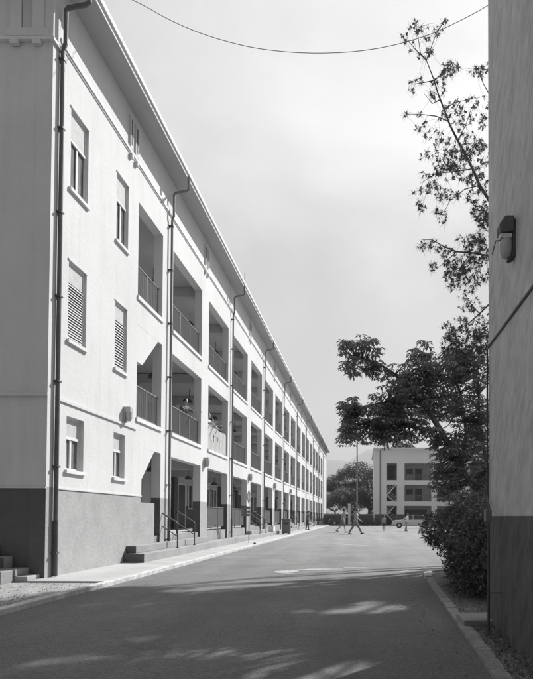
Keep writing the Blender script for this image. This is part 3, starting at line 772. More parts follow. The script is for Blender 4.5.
# ------------------------------------------------------------------ hedge shrub
def shrub(name, loc, ells, n, s, m, label, cat='shrub', twig=None, group=None):
    o = empty(name, loc); tag(o, label, cat, group)
    LV = Leaves(); tb = MB(); base = Vector(loc)
    for _ in range(n):
        e = R.choices(ells, weights=[x[6] for x in ells])[0]
        d = rdir(-.9, 1); q = R.random()**.22*(1+.10*math.sin(d.x*7+d.z*5)+R.uniform(-.06,.10))
        p = Vector((e[0]+e[3]*d.x*q, e[1]+e[4]*d.y*q, e[2]+e[5]*d.z*q))
        if p.z < .05: continue
        for _ in range(4): LV.leaf(p+rdir()*s*.6, (d+rdir()*.9), s*R.uniform(.7,1.25), s*R.uniform(.25,.36), .25, .4)
    for e in ells:
        if name == 'hedge_shrub' and e[0] < 1.7: continue
        for _ in range(7):
            d = rdir(-.2,1); tip = Vector((e[0]+e[3]*d.x*.9, e[1]+e[4]*d.y*.9, max(.2, e[2]+e[5]*d.z*.9)))
            tb.tube(spray((base.x+R.uniform(-.4,.4), base.y+R.uniform(-.4,.4), 0), tip, .1, 5), [.02,.017,.013,.009,.005], 5, cap=False)
    f = LV.build('foliage', m, o); f.location = -base; w = tb.build('stem', BARK_D, o); w.location = -base
    return o
hedge = shrub('hedge_shrub', (2.3, 9.0, 0), [
 (1.95,7.95,.78,.55,.75,.75,3), (2.0,8.9,.85,.70,.8,.80,3), (2.15,9.9,.9,.82,.9,.80,3), (2.9,8.7,.9,.8,1.4,.8,3), (2.7,10.8,.9,1.0,.8,.85,2),
 (2.3,10.5,1.25,.55,.6,.5,1), (1.9,9.6,1.3,.4,.5,.4,.7), (2.6,9.4,1.55,.6,.8,.3,.7), (1.62,10.4,.95,.34,.4,.4,.7),(1.45,10.7,1.0,.27,.4,.34,.6), (1.75,8.4,.35,.42,.7,.3,1)],
 10500, .058, LEAFH, 'dense leafy dark shrub spilling over the kerb beside the stucco wall')
# flowering wisps over the kerb
# ------------------------------------------------------------------ far building
FB = empty('gallery_building', (13, 86, 0)); tag(FB, 'pale three-storey building facing the end of the drive, with stairs behind openings', 'building')
OFB = Vector(FB.location)
def fpart(b, name, m, **k):
    o = b.build(name, m, **k); o.parent = FB; o.location = -OFB; return o
YF = 80.0
def fx(px): return (px-363)/F*YF
def fz(py): return H+(516-py)/F*YF
colx = [(374.5,387),(397,404.5),(431.5,437),(464,470),(497,503),(530,536)]
opx = [(387,397),(404.5,431.5),(437,464),(470,497),(503,530)]
rows = [(462.5,479.5),(484,500.5),(505,530)]
b = MB()
for x0, x1 in colx: b.box(fx(x0), fx(x1), YF, YF+.5, -.1, fz(455))
for x0, x1 in opx:
    zt = fz(455)
    for (ya, yb) in rows:
        b.box(fx(x0), fx(x1), YF, YF+.5, fz(ya), zt); zt = fz(yb)
b.box(fx(374.5), fx(536), YF, YF+.5, fz(455), fz(449))
b.box(fx(374.5)-.001, fx(374.5)+.4, YF+.501, YF+14, -.1, fz(449))
b.box(fx(374.5)-.15, fx(379), YF-.12, YF-.002, -.1, fz(450))
b.box(fx(536), fx(536)+.3, YF, YF+14, -.1, fz(449))
fpart(b, 'wall', FARW)
b = MB(); b.box(fx(374.5)+.41, fx(536), YF+3.4, YF+3.6, 0, fz(449))
fpart(b, 'inner_wall', CEIL)
b = MB()
for py in (481.7, 502.6): b.box(fx(379), fx(535), YF+.51, YF+3.39, fz(py)-.12, fz(py)+.12)
b.box(fx(379), fx(535), YF+.51, YF+3.39, fz(452), fz(450)); fpart(b, 'gallery_floor', CEIL)
for x0, x1 in opx[1:]:
    for (ya, yb) in rows[:2]:
        xm = (x0+x1)/2
        fpart(MB().box(fx(xm)-.1, fx(xm)+.95, YF+3.3, YF+3.39, fz(yb), fz(yb)+2.1), 'door', DARKDOOR)
        fpart(MB().box(fx(x0)+.6, fx(x0)+1.6, YF+3.3, YF+3.39, fz(yb)+1.2, fz(yb)+2.0), 'window', DARKDOOR)
    fpart(MB().box(fx(x0)+.3, fx(x1)-.3, YF+3.3, YF+3.39, .2, 2.4), 'doorway', DARKDOOR)
b = MB()
for i, (x0, x1) in enumerate(opx):
    for (ya, yb) in rows[:2]:
        if i == 0: continue
        z = fz(yb); b.box(fx(x0), fx(x1), YF+.2, YF+.24, z+.86, z+.92)
        x = fx(x0)+.1
        while x < fx(x1): b.box(x, x+.03, YF+.2, YF+.23, z, z+.86); x += .13
fpart(b, 'railing', RAILM)
b = MB()
for (z0, z1, s) in ((0.1, fz(503.5), 1), (fz(503), fz(484), 1)):
    x0, x1 = fx(387.3), fx(396.7)
    zm = (z0+z1)/2
    b.prism([(x0, YF+1.2, zm+.1), (x1, YF+1.2, z0+.2), (x1, YF+1.2, z0-.05), (x0, YF+1.2, zm-.2)], (0, 1.0, 0))
    b.prism([(x0, YF+.6, zm+.1), (x1, YF+.6, z1+.2), (x1, YF+.6, z1-.05), (x0, YF+.6, zm-.2)], (0, .5, 0))
    for dz in (.5, .9): b.tube([(x0, YF+.58, zm+dz), (x1, YF+.58, z1+dz-.1)], .04, 5); b.tube([(x0, YF+1.15, zm+dz), (x1, YF+1.15, z0+dz+.1)], .04, 5)
fpart(b, 'staircase', FARW)
b = MB(); b.box(fx(387.2), fx(396.8), YF+3.2, YF+3.35, 0, fz(463)); fpart(b, 'stair_back', DADO_SHADE)
b = MB(); b.cur = 0; b.box(fx(373), fx(540), YF-.7, YF+15, fz(449)+.002, fz(447.2)); b.cur = 1
zt = fz(447.2); xa, xb = fx(389), fx(421); 
b.prism([(xa, YF+3, zt), (xb, YF+3, zt), (xb-1.2, YF+3, zt+1.2), (xa+1.6, YF+3, zt+1.2)], (0, 6, 0))
fpart(b, 'roof', [TRIM, ROOFT])
b = MB(); b.box(fx(374.4), fx(387), YF-.14, YF-.121, -.1, fz(513.5)); fpart(b, 'painted_base', FARD); fpart(MB().box(fx(397), fx(404.5), YF-.03, YF-.002, -.1, fz(513.5)), 'painted_base', FARD)
b = MB(); b.tube([(fx(380.3), YF-.08, .1), (fx(380.3), YF-.08, fz(449))], .07, 6); fpart(b, 'drainpipe', RAILM)

# low dark wall beyond the drive
b = MB(); b.box(-30, fx(374), 82, 82.3, -.1, 1.55); b.cur = 1; b.box(-30, fx(374), 81.95, 82.35, 1.551, 1.67)
tag(b.build('boundary_wall', [FARD, CONC]), 'low dark boundary wall closing the end of the drive', 'wall')

# flagpole
t = empty('flagpole', P(357, 526, 66)); t.location.z = 0
b = MB(); b.tube([(0,0,0),(0,0,5.5),(0,0,10.8)], [.13,.11,.07], 10); b.build('pole', RAILM, parent=t)
MB().tube([(0,0,0),(0,0,.25)], [.3,.26], 12).build('base', CONC, parent=t); MB().ball((0,0,10.87), .12).build('finial', CHROME, parent=t)
tag(t, 'tall grey flagpole standing at the end of the drive', 'flagpole')
for px, hh, w, lab in ((349.3, 3.0, .17, 'taller pale concrete post near the flagpole'), (344.6, 2.6, .15, 'shorter pale post left of the taller pale post')):
    t = empty('gate_post', ((px-363)/F*76, 76, 0)); MB().box(-w, w, -w, w, 0, hh).build('shaft', TRIM, parent=t, bevel=.03); MB().box(-w-.05, w+.05, -w-.05, w+.05, hh, hh+.12).build('cap', TRIM, parent=t)
    tag(t, lab, 'post')

# far trees
def far_tree(name, loc, hgt, spread, label, nb=9, n=1500, ls=.35, trunk=.4, flat=.45):
    o = empty(name, loc); tag(o, label, 'tree', 'trees beyond the drive')
    tb = MB(); LV = Leaves(); fork = hgt*.33
    tb.tube([(0,0,0),(.1,0,fork*.6),(0,0,fork)], [trunk,trunk*.8,trunk*.7], 8)
    for k in range(nb):
        a = 6.283*k/nb+R.uniform(-.2,.2); r = spread*R.uniform(.45,.85); z = hgt*(1-.35*(r/spread)**2)*(R.uniform(.82,.95) if k % 3 else R.uniform(.5,.7))
        tip = Vector((math.cos(a)*r, math.sin(a)*r*.8, z))
        tb.tube(spray((0,0,fork), tip, .12, 5), [trunk*.5,trunk*.4,trunk*.3,trunk*.2,trunk*.1], 6, cap=False)
        cr = spread*R.uniform(.32,.46)
        for _ in range(n//nb):
            d = rdir(-.6,1); q = R.random()**.3
            p = tip+Vector((d.x*cr*q, d.y*cr*q, d.z*cr*flat*q))
            for _ in range(3): LV.leaf(p+rdir()*ls, rdir(-.5,.5), ls*R.uniform(.7,1.2), ls*.32, .2, .3)
    tb.build('trunk', BARK_D, parent=o); LV.build('crown', LEAFF, o); return o
far_tree('spreading_tree', ((369-363)/F*112, 112, 0), 13.2, 7.5, 'largest wide spreading dark tree behind the flagpole', 13, 5200, .36)
far_tree('spreading_tree', ((344-363)/F*116, 116, 0), 10.8, 6.2, 'dark spreading tree beside the far corner of the white building', 12, 4200, .34)
far_tree('spreading_tree', ((325-363)/F*122, 122, 0), 9.6, 6, 'lowest dark tree peeking past the white building corner', 9, 2600, .36)
far_tree('spreading_tree', ((392-363)/F*125, 125, 0), 13.5, 7, 'dark tree partly hidden behind the pale far building', 9, 1800, .4)
far_tree('round_tree', ((352-363)/F*92, 92, 0), 6.2, 3.6, 'small round tree right behind the boundary wall', 8, 2200, .24, .2, .8)
far_tree('round_tree', ((335-363)/F*94, 94, 0), 6.6, 4.0, 'bushy round tree behind the wall near the white building', 8, 2200, .25, .2, .8)
far_tree('round_tree', ((371-363)/F*93, 93, 0), 6.9, 3.8, 'bushy tree between flagpole and pale far building', 8, 2200, .25, .2, .8)
for i, (px, Yd, w, hh, lab) in enumerate(((364.5,72,.75,1.25,'dark clipped bush in front of the boundary wall by the flagpole'), (375,74,.9,1.05,'low bush at the corner of the pale far building'), (331,80,.8,1.3,'dark bush by the end of the white building'))):
    x = (px-363)/F*Yd
    shrub('bush', (x, Yd, 0), [(x, Yd, hh*.5, w, .6, hh*.5, 1)], 420, .12, LEAFF, lab, 'bush')
# trees to the right beyond the hedge, seen through the umbrella tree
far_tree('round_tree', (14.5, 42, 0), 6.5, 4.2, 'round tree standing right of the pale car, behind the hedge', 9, 2600, .2, .2, .7)

for i in range(7):
    px = 325+9.5*i; Yd = 86
    x = (px-363)/F*Yd; w = R.uniform(1.0,1.3); hh = R.uniform(1.5,2.4)
    shrub('tall_bush', (x, Yd, 0), [(x, Yd, hh*.5, w, .9, hh*.5, 1)], 500, .17, LEAFF, 'dark bush in the row rising behind the low boundary wall', 'bush', group='bushes behind the boundary wall')

# hill
b = MB(); nx = 90; prof = []
for i in range(nx):
    x = -2600+5200*i/(nx-1)
    prof.append((x, 330+70*math.sin(x*.0021+.9)+26*math.sin(x*.011)+13*math.sin(x*.031+1)+R.uniform(-4,4)-max(0,(x-150))*.12))
rowsn = 9
V = []
for j in range(rowsn+5):
    for (x, h) in prof:
        t = j/rowsn
        if j <= rowsn: V.append((x, 2300+900*t, max(-1, h*math.sin(t*math.pi/2)**1.2*(1+.09*math.sin(x*.017+j*1.7)*(1-t)))))
        else:
            u = (j-rowsn)/4; V.append((x, 3200+900*u, max(-1, h*(1-u))))
b.v = V
for j in range(rowsn+4):
    for i in range(nx-1): b.f.append((j*nx+i, j*nx+i+1, (j+1)*nx+i+1, (j+1)*nx+i)); b.m.append(0)
tag(b.build('hills', HILLM, smooth=True), kind='structure')

# ------------------------------------------------------------------ street furniture
SY = 23.6; sx = -5.17
t = empty('sign_post', (sx, SY, .04)); tag(t, 'thin post on the pavement carrying a diamond sign and small board', 'sign')
b = MB(); b.tube([(0,0,0),(0,0,2.35)], .02, 8); b.build('post', METAL_D, parent=t)
b = MB(); b.prism([(0,-.0,2.44),(.25,.22,2.08),(0,.0,1.74),(-.13,-.0,2.08)][:4], (0,.012,0)); 
o = MB().prism([(-.3,0,2.08),(0,0,1.74),(.3,0,2.08),(0,0,2.42)], (0,.012,0)).build('diamond_sign', RAILP, parent=t); o.rotation_euler.z = math.radians(82); o.location = (0,-.035,0)
o = MB().prism([(-.22,0,2.08),(0,0,1.83),(.22,0,2.08),(0,0,2.33)], (0,.004,0)).build('diamond_border', CL['grey'], parent=t); o.rotation_euler.z = math.radians(82); o.location = (.008,-.043,0)
for q in range(3): MB().box(-.36,.05,-.04,-.025,1.22+.15*q,1.33+.15*q).build('small_board', RAILM, parent=t)
t = empty('metal_bin', ((286.5-363)/F*35, 35, .04)); tag(t, 'grey metal bin with flat lid at the pavement edge', 'bin')
MB().box(-.27,.27,-.25,.25,.06,.98).build('body', RAILP, parent=t, bevel=.02); MB().box(-.30,.30,-.28,.28,.981,1.06).build('lid', RAILM, parent=t, bevel=.02)
MB().box(-.17,.17,-.262,-.251,.68,.82).build('slot', DARKDOOR, parent=t)
for sxx in (-.2,.2): MB().box(sxx-.03,sxx+.03,-.2,.2,0,.058).build('foot', METAL_D, parent=t)
t = MB().ball((0,0,0), .06, 8, 6, (1,1.2,.7)).build('stone', METAL_D, smooth=True); t.location = (-4.59, 22.1, .10); tag(t, 'small dark stone lying on the painted kerb', 'stone')
# drinking fountain on the inner gallery
t = empty('wall_fountain', (-8.55, 18.9, P_H+.0)); tag(t, 'pale bowl of a drinking fountain against the gallery wall', 'fountain')
MB().box(-.25,-.02,-.2,.2,.5,1.5).build('cabinet', RAILM, parent=t, bevel=.02); MB().ball((.12,0,1.05), .17, 12, 8, (1,1,.6)).build('bowl', CHROME, parent=t, smooth=True)
# clutter on the platform
t = empty('cardboard_box', (-5.85, 33.5, .28)); tag(t, 'small pale box on the step ledge before the bin', 'box')
MB().box(-.15,.15,-.35,.35,0,.3).build('body', TRIM, parent=t, bevel=.01); MB().box(-.14,.14,-.34,.34,.301,.32).build('lid', CL['grey'], parent=t)

# ------------------------------------------------------------------ banner in the second gallery
by0, by1 = bays[1]
b = MB(); n = 24
zt, zb = lvl[1][0]+1.0, lvl[1][0]+.02
for i in range(n):
    y0 = by0+.03+(by1-by0-.06)*i/n; y1 = by0+.03+(by1-by0-.06)*(i+1)/n
    x0 = X0-.06+.012*math.sin(i*1.3); x1 = X0-.06+.012*math.sin((i+1)*1.3)
    b.prism([(x0,y0,zb),(x1,y1,zb),(x1,y1,zt+.02*math.sin(i*.7+.7)),(x0,y0,zt+.02*math.sin(i*.7))], (-.006,0,0))
bn = b.build('banner', BANNER)
tag(bn, 'pale banner sheet with faint painted marks hung over the gallery railing', 'banner')
b = MB()
for (u, v, w_, h_) in ((.35,.62,.07,.3),(.47,.5,.06,.36),(.56,.66,.05,.2),(.66,.45,.06,.34),(.83,.4,.05,.55),(.22,.55,.04,.22),(.9,.12,.10,.10),(.72,.7,.07,.07)):
    y = by0+(by1-by0)*u; z = zb+v*.95
    b.box(X0-.046, X0-.043, y-w_, y+w_, z-h_*.5, z+h_*.5)
o = b.build('painted_marks', BANPAINT); o.parent = bn

# ------------------------------------------------------------------ vehicles
def car(loc, rz, m, label, cat='car', L=4.3, hood=.95):
    t = empty('parked_car', loc, rz); tag(t, label, cat)
    W = .84
    prof = [(-L/2,.38),(-L/2+.02,.72),(-L/2+.2,.84),(-L/2+1.15,.93),(-L/2+1.2,.95),(L/2-.25,.95),(L/2-.03,.85),(L/2,.4),(L/2-.3,.26),(-L/2+.3,.26)]
    b = MB(); b.prism([(x,-W,z) for x, z in prof], (0,2*W,0)); b.build('body', m, parent=t, bevel=.05)
    cab = [(-L/2+1.2,.951),(-L/2+1.85,1.42),(L/2-.95,1.45),(L/2-.25,.951)]
    b = MB(); n = [(x,-W+.04,z) for x, z in cab]+[(x,-W+.18 if z > 1.2 else -W+.04,z) for x, z in cab]
    v = []
    for s in (-1,1):
        for x, z in cab: v.append((x, s*(W-.05 if z < 1.2 else W-.2), z))
    b.v = v; b.f = [(0,1,2,3),(7,6,5,4),(0,4,5,1),(1,5,6,2),(2,6,7,3),(3,7,4,0)]; b.m = [0]*6
    b.build('cabin', GLASS, parent=t, bevel=.03)
    b = MB(); b.box(-L/2+1.83,L/2-.93,-W+.2,W-.2,1.425,1.475)
    for s in (-1,1):
        for (xa, za, xc, zc) in ((-L/2+1.18,.95,-L/2+1.85,1.44),(L/2-.95,1.45,L/2-.25,.95),(.15,.95,.15,1.44)):
            b.tube([(xa, s*(W-.05 if za < 1.2 else W-.2), za),(xc, s*(W-.05 if zc < 1.2 else W-.2), zc)], .035, 6)
    b.build('roof', m, parent=t)
    for s in (-1,1):
        for xw in (-L/2+.8, L/2-.8):
            w = MB(); w.tube([(xw,s*(W-.16),.32),(xw,s*(W+.02),.32)], .32, 20); w_ = w.build('wheel', RUB, parent=t)
            w = MB(); w.tube([(xw,s*(W+.021),.32),(xw,s*(W+.035),.32)], .18, 14); w.build('rim', CHROME, parent=w_)
        MB().ball((-L/2+.04, s*.6, .66), .11, 10, 6, (.4,1.2,.8)).build('headlight', LAMPG, parent=t)
        MB().box(-L/2+1.2,L/2-.9,s*(W+.001)-.002,s*(W+.001)+.002,.6,.62).build('side_trim', CHROME, parent=t)
    MB().box(-L/2-.05,-L/2+.0,-W+.05,W-.05,.36,.5).build('bumper', CHROME, parent=t, bevel=.02)
    return t
car(((411-363)/F*57+.1, 57.5, -.004), math.radians(-4), CARW, 'pale car parked facing left in front of the far building')
car(((342-363)/F*76, 77.2, -.004), math.radians(8), CARD, 'dark car parked at the boundary wall left of the flagpole', L=4.0)

# ------------------------------------------------------------------ people
def cap_chain(b, pts, rs, seg=10):
    b.tube(pts, rs, seg)
    for p, r in zip(pts, rs): b.ball(p, r, seg, 6)
def remesh(o, vs):
    r = o.modifiers.new('remesh', 'REMESH'); r.mode = 'VOXEL'; r.voxel_size = vs; r.use_smooth_shade = True
    s = o.modifiers.new('smooth', 'SMOOTH'); s.iterations = 3; s.factor = .5
def person(loc, rz, hgt, legs, arms, label, shirt, pants, lean=.05, shorts=False, look=0, group=None):
    """legs/arms: for each side (thigh fwd angle, knee bend) / (arm fwd angle, elbow bend, out); faces -Y locally"""
    k = hgt/1.75
    t = empty('person', loc, rz); tag(t, label, 'person', group)
    def V(x, y, z): return Vector((x*k, y*k, z*k))
    hip = V(0, 0, .93)
    def rot(a, l): return Vector((0, -math.sin(a)*l*k, -math.cos(a)*l*k))
    low = 9
    L = []
    for s, (th, kn) in zip((-1,1), legs):
        h = hip+V(s*.095, 0, -.02); kk = h+rot(th, .43); an = kk+rot(th-kn, .42)
        toe = an+Vector((0, -.17*k*math.cos(th-kn), -.035*k-.17*k*math.sin(-(th-kn))*.4)); low = min(low, an.z-.07*k, toe.z-.02*k); L.append((h, kk, an, toe))
    dz = Vector((0,0,-low))
    L = [tuple(p+dz for p in q) for q in L]; hip = hip+dz
    ch = hip+V(0, -lean, .38); sh = hip+V(0, -lean*1.3, .50); nk = sh+V(0, -.01, .06); hd = nk+V(look*.02, -.03, .15)
    b = MB()
    for h, kk, an, toe in L:
        cap_chain(b, [h, h.lerp(kk,.5), kk, kk.lerp(an,.35), an], [.085*k,.072*k,.052*k,.052*k,.034*k])
        cap_chain(b, [an+V(0,.03,-.04), an.lerp(toe,.6)+V(0,0,-.02), toe], [.036*k,.036*k,.026*k])
    cap_chain(b, [hip+V(-.06,0,0), hip+V(.06,0,0)], [.11*k,.11*k]); cap_chain(b, [hip, hip+V(0,-lean*.4,.18), ch], [.115*k,.105*k,.125*k], 14)
    cap_chain(b, [ch+V(-.07,0,0), ch+V(.07,0,0)], [.11*k,.11*k]); cap_chain(b, [sh+V(-.15,0,-.02), sh+V(.15,0,-.02)], [.06*k,.06*k]); cap_chain(b, [sh, nk, hd], [.06*k,.05*k,.05*k])
    b.ball(hd+V(0,0,.01), .098*k, 14, 10, (.80,.95,1.15)); b.ball(hd+V(0,-.098,-.015), .016*k, 6, 5, (1,1,1.5))
    b.ball(hd+V(0,-.07,-.075), .04*k, 8, 6, (1,.9,.7)); b.ball(hd+V(0,-.086,-.05), .014*k, 6, 5, (1.8,.8,.7))
    for s in (-1,1): b.ball(hd+V(s*.078,.01,-.01), .022*k, 6, 5, (.5,.8,1.3))
    A = []
    for s, (ar, el, outw) in zip((-1,1), arms):
        s0 = sh+V(s*.185, 0, -.03); d1 = Vector((s*math.sin(outw), -math.sin(ar), -math.cos(ar))).normalized(); e = s0+d1*.28*k
        d2 = Vector((s*math.sin(outw)*.3, -math.sin(ar+el), -math.cos(ar+el))).normalized(); w = e+d2*.25*k; pm = w+d2*.07*k
        cap_chain(b, [s0, e, w], [.048*k,.038*k,.026*k]); cap_chain(b, [w, pm], [.026*k,.032*k], 8)
        sd = d2.cross(Vector((1,0,0))).normalized()
        for i, ln in enumerate((.062,.072,.068,.052)):
            f0 = pm+sd*(.024-.016*i)*k+d2*.02*k; f1 = f0+d2*ln*.6*k; f2 = f1+(d2*.6+Vector((-s*.5,0,0))).normalized()*ln*.5*k
            cap_chain(b, [f0, f1, f2], [.009*k,.0085*k,.0075*k], 6)
        cap_chain(b, [w+d2*.03*k+sd*.02*k, w+d2*.06*k+sd*.05*k, w+d2*.085*k+sd*.055*k], [.012*k,.010*k,.009*k], 6)
        A.append((s0, e, w, d1))
    body = b.build('body', SKIN, parent=t); remesh(body, .011)
    e_ = MB()
    for s in (-1,1): e_.ball(hd+V(s*.03,-.083,.015), .010*k, 6, 5)
    e_.build('eyes', HAIR, parent=t)
    b = MB(); b.ball(hd+V(0,.018,.035), .108*k, 14, 10, (.86,.92,1.02)); o = b.build('hair', HAIR, parent=t, smooth=True)
    b = MB(); cap_chain(b, [hip+V(-.06,0,.0), hip+V(.06,0,0)], [.125*k,.125*k], 14); cap_chain(b, [hip, hip+V(0,-lean*.4,.18), ch], [.132*k,.128*k,.145*k], 14)
    cap_chain(b, [ch+V(-.07,0,0), ch+V(.07,0,0)], [.128*k,.128*k], 14); cap_chain(b, [sh+V(-.15,0,-.02), sh+V(.15,0,-.02)], [.075*k,.075*k])
    for s0, e, w, d1 in A: cap_chain(b, [s0, s0.lerp(e,.75)], [.066*k,.062*k])
    o = b.build('shirt', CL[shirt], parent=t); remesh(o, .014)
    b = MB(); cap_chain(b, [hip+V(-.065,0,-.03), hip+V(.065,0,-.03)], [.128*k,.128*k], 14)
    for h, kk, an, toe in L:
        if shorts: cap_chain(b, [h, h.lerp(kk,.85)], [.105*k,.085*k])
        else: cap_chain(b, [h, kk, an+V(0,0,.03)], [.10*k,.072*k,.058*k])
    o = b.build('shorts' if shorts else 'trousers', CL[pants], parent=t); remesh(o, .014)
    for h, kk, an, toe in L:
        b = MB(); cap_chain(b, [an+V(0,.035,-.045), an.lerp(toe,.6)+V(0,0,-.025), toe], [.044*k,.044*k,.036*k]); o = b.build('shoe', CL['dark'], parent=t); remesh(o, .014)
    return t
def pp(px, Y, z=-.004): return ((px-363)/F*Y, Y, z)
walkA = [(.45,.15),(-.35,.35)]
person(pp(342.5, 40.5), math.radians(100), 1.88, [(.32,.15),(-.25,.55)], [(-.3,.5,.18),(.45,1.1,.2)], 'striding person in light shirt and shorts, left of the walking pair', 'grey', 'mid', .08, True, group=None)
person(pp(355.5, 37.0), math.radians(75), 1.86, [(-.42,.15),(.5,.05)], [(.45,.5,.12),(-.4,.3,.12)], 'person mid-stride in pale shirt and trousers, walking in front of the flagpole', 'grey', 'mid', .06)
person(pp(384, 44.5), math.radians(180), 1.34, [(.05,.0),(-.06,.0)], [(.05,.1,.15),(.1,.2,.15)], 'small person standing alone with back turned, near the pale car', 'grey', 'dark', .02)
person(pp(406.5, 45.0), math.radians(60), 1.55, [(.1,.1),(-.15,.1)], [(.3,.5,.15),(.1,.2,.15)], 'person in white shirt standing before the pale car', 'white', 'grey', .05)
person((-4.9, 46.0, .045), math.radians(110), 1.7, [(.1,.05),(-.12,.05)], [(.15,.3,.12),(.0,.2,.12)], 'person in dark clothes standing on the pavement by the far pillars', 'mid', 'dark', .04)
zf = lvl[1][0]-.05
person((X0-.42, 18.85, zf), math.radians(62), 1.62, [(.1,.1),(.05,.1)], [(1.0,.55,.25),(1.0,.5,.2)], 'person with dark hair leaning on the gallery rail, arms over it', 'mid', 'dark', .10)
person((X0-.40, 21.35, zf), math.radians(75), 1.60, [(.1,.1),(.05,.1)], [(1.0,.6,.2),(.9,.6,.2)], 'person in white shirt leaning over the banner, nearer of the two', 'white', 'mid', .14)
person((X0-.40, 22.1, zf), math.radians(50), 1.5, [(.1,.1),(.05,.1)], [(1.0,.6,.2),(.9,.6,.2)], 'person in white top leaning over the banner, farther of the two', 'white', 'dark', .14)

# ------------------------------------------------------------------ haze
hz = MB().box(-5000, 5000, -60, 5000, -1.2, 460).build('haze', None if False else mat('haze_air', .5))
m = hz.data.materials[0]; nt = m.node_tree; nt.nodes.remove(nt.nodes['Principled BSDF'])
pv = nt.nodes.new('ShaderNodeVolumePrincipled'); pv.inputs['Color'].default_value = (.9,.9,.9,1); pv.inputs['Density'].default_value = .0005
nt.links.new(pv.outputs[0], nt.nodes['Material Output'].inputs['Volume'])
tag(hz, 'pale haze hanging in the air toward the hills', 'haze', kind='stuff')

# ------------------------------------------------------------------ light
EL, AZ = math.radians(42), math.radians(50)           # azimuth from +X towards +Y
sd = Vector((math.cos(EL)*math.cos(AZ), math.cos(EL)*math.sin(AZ), math.sin(EL)))
sl = bpy.data.lights.new('sun', 'SUN'); sl.energy = 5.0; sl.angle = math.radians(.6); sl.color = (1, .997, .99)
so = bpy.data.objects.new('sun', sl); COL.objects.link(so); so.rotation_euler = sd.to_track_quat('Z', 'Y').to_euler(); so.location = (20, 20, 40)
W = bpy.data.worlds.new('World'); S.world = W; W.use_nodes = True
nt = W.node_tree; N = nt.nodes; L = nt.links
bg = N['Background']; bg.inputs['Strength'].default_value = .1
sky = N.new('ShaderNodeTexSky'); sky.sky_type = 'NISHITA'; sky.sun_disc = False; sky.sun_elevation = EL; sky.sun_rotation = math.radians(90)-AZ
sky.dust_density = 3
bw = N.new('ShaderNodeRGBToBW'); L.new(sky.outputs[0], bw.inputs[0])
tc = N.new('ShaderNodeTexCoord'); mp = N.new('ShaderNodeMapping'); mp.inputs['Scale'].default_value = (1, 1, 1.5); mp.inputs['Location'].default_value = (.3, 0, .1)
L.new(tc.outputs['Generated'], mp.inputs['Vector'])
n1 = N.new('ShaderNodeTexNoise'); n1.inputs['Scale'].default_value = 1.7; n1.inputs['Detail'].default_value = 6; n1.inputs['Roughness'].default_value = .5; n1.inputs['Distortion'].default_value = .3
L.new(mp.outputs[0], n1.inputs['Vector'])
cr = N.new('ShaderNodeMapRange'); cr.inputs['From Min'].default_value = .32; cr.inputs['From Max'].default_value = .68; cr.inputs['To Min'].default_value = 5.4; cr.inputs['To Max'].default_value = 9.4
L.new(n1.outputs['Fac'], cr.inputs['Value'])
sep = N.new('ShaderNodeSeparateXYZ'); L.new(tc.outputs['Generated'], sep.inputs[0])
n4 = N.new('ShaderNodeTexNoise'); n4.inputs['Scale'].default_value = 3.2; n4.inputs['Detail'].default_value = 5; L.new(mp.outputs[0], n4.inputs['Vector'])
wz = N.new('ShaderNodeMath'); wz.operation = 'MULTIPLY_ADD'; wz.inputs[1].default_value = .32; L.new(n4.outputs['Fac'], wz.inputs[0]); L.new(sep.outputs['Z'], wz.inputs[2])
rx_ = N.new('ShaderNodeMath'); rx_.operation = 'MULTIPLY_ADD'; rx_.inputs[1].default_value = -.12; L.new(sep.outputs['X'], rx_.inputs[0]); L.new(wz.outputs[0], rx_.inputs[2])
el = N.new('ShaderNodeValToRGB'); cr_ = el.color_ramp; cr_.interpolation = 'EASE'
stops = [(.08,.46),(.22,.49),(.32,.54),(.42,.48),(.54,.50),(.66,.66),(.78,.76),(.95,.80)]
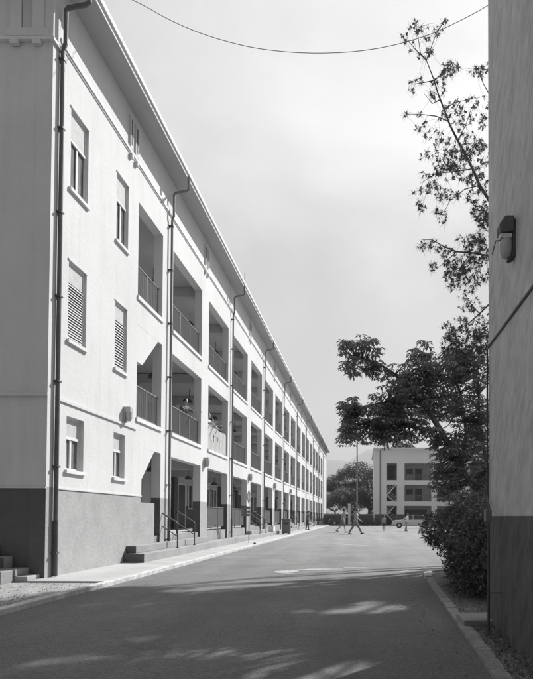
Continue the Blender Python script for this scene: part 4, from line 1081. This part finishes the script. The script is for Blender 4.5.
cr_.elements[0].position = stops[0][0]; cr_.elements[0].color = (stops[0][1],)*3+(1,); cr_.elements[1].position = stops[-1][0]; cr_.elements[1].color = (stops[-1][1],)*3+(1,)
for q, v in stops[1:-1]:
    e_ = cr_.elements.new(q); e_.color = (v, v, v, 1)
L.new(rx_.outputs[0], el.inputs['Fac'])
mu = N.new('ShaderNodeMath'); mu.operation = 'MULTIPLY'; L.new(cr.outputs[0], mu.inputs[0]); L.new(el.outputs[0], mu.inputs[1])
dt = N.new('ShaderNodeVectorMath'); dt.operation = 'DOT_PRODUCT'; dt.inputs[1].default_value = (.5, .866, 0); L.new(tc.outputs['Generated'], dt.inputs[0])
dr = N.new('ShaderNodeMapRange'); dr.inputs['From Min'].default_value = -.7; dr.inputs['From Max'].default_value = .6; dr.inputs['To Min'].default_value = .30; dr.inputs['To Max'].default_value = 1.0
L.new(dt.outputs['Value'], dr.inputs['Value'])
m2 = N.new('ShaderNodeMath'); m2.operation = 'MULTIPLY'; L.new(mu.outputs[0], m2.inputs[0]); L.new(dr.outputs[0], m2.inputs[1]); mu = m2
mx = N.new('ShaderNodeMix'); mx.data_type = 'FLOAT'; mx.inputs[0].default_value = .88
L.new(bw.outputs[0], mx.inputs[2]); L.new(mu.outputs[0], mx.inputs[3])
L.new(mx.outputs[0], bg.inputs['Color'])

# ------------------------------------------------------------------ camera
cd = bpy.data.cameras.new('camera'); co = bpy.data.objects.new('camera', cd); COL.objects.link(co); S.camera = co
cd.sensor_width = 36; cd.lens = F/679*36; cd.clip_end = 20000; cd.clip_start = .05
PITCH, ROLL = math.radians(1.2), math.radians(.2)
cd.shift_x = (266.5-363)/679; cd.shift_y = (516.6-339.5-F*math.tan(PITCH))/679
co.location = (0, 0, H)
co.rotation_euler = (Matrix.Rotation(math.radians(90)+PITCH, 3, 'X') @ Matrix.Rotation(ROLL, 3, 'Z')).to_euler()
S.view_settings.view_transform = 'Standard'; S.view_settings.look = 'None'; S.view_settings.gamma = 1; S.view_settings.exposure = .73
S.view_settings.use_curve_mapping = False
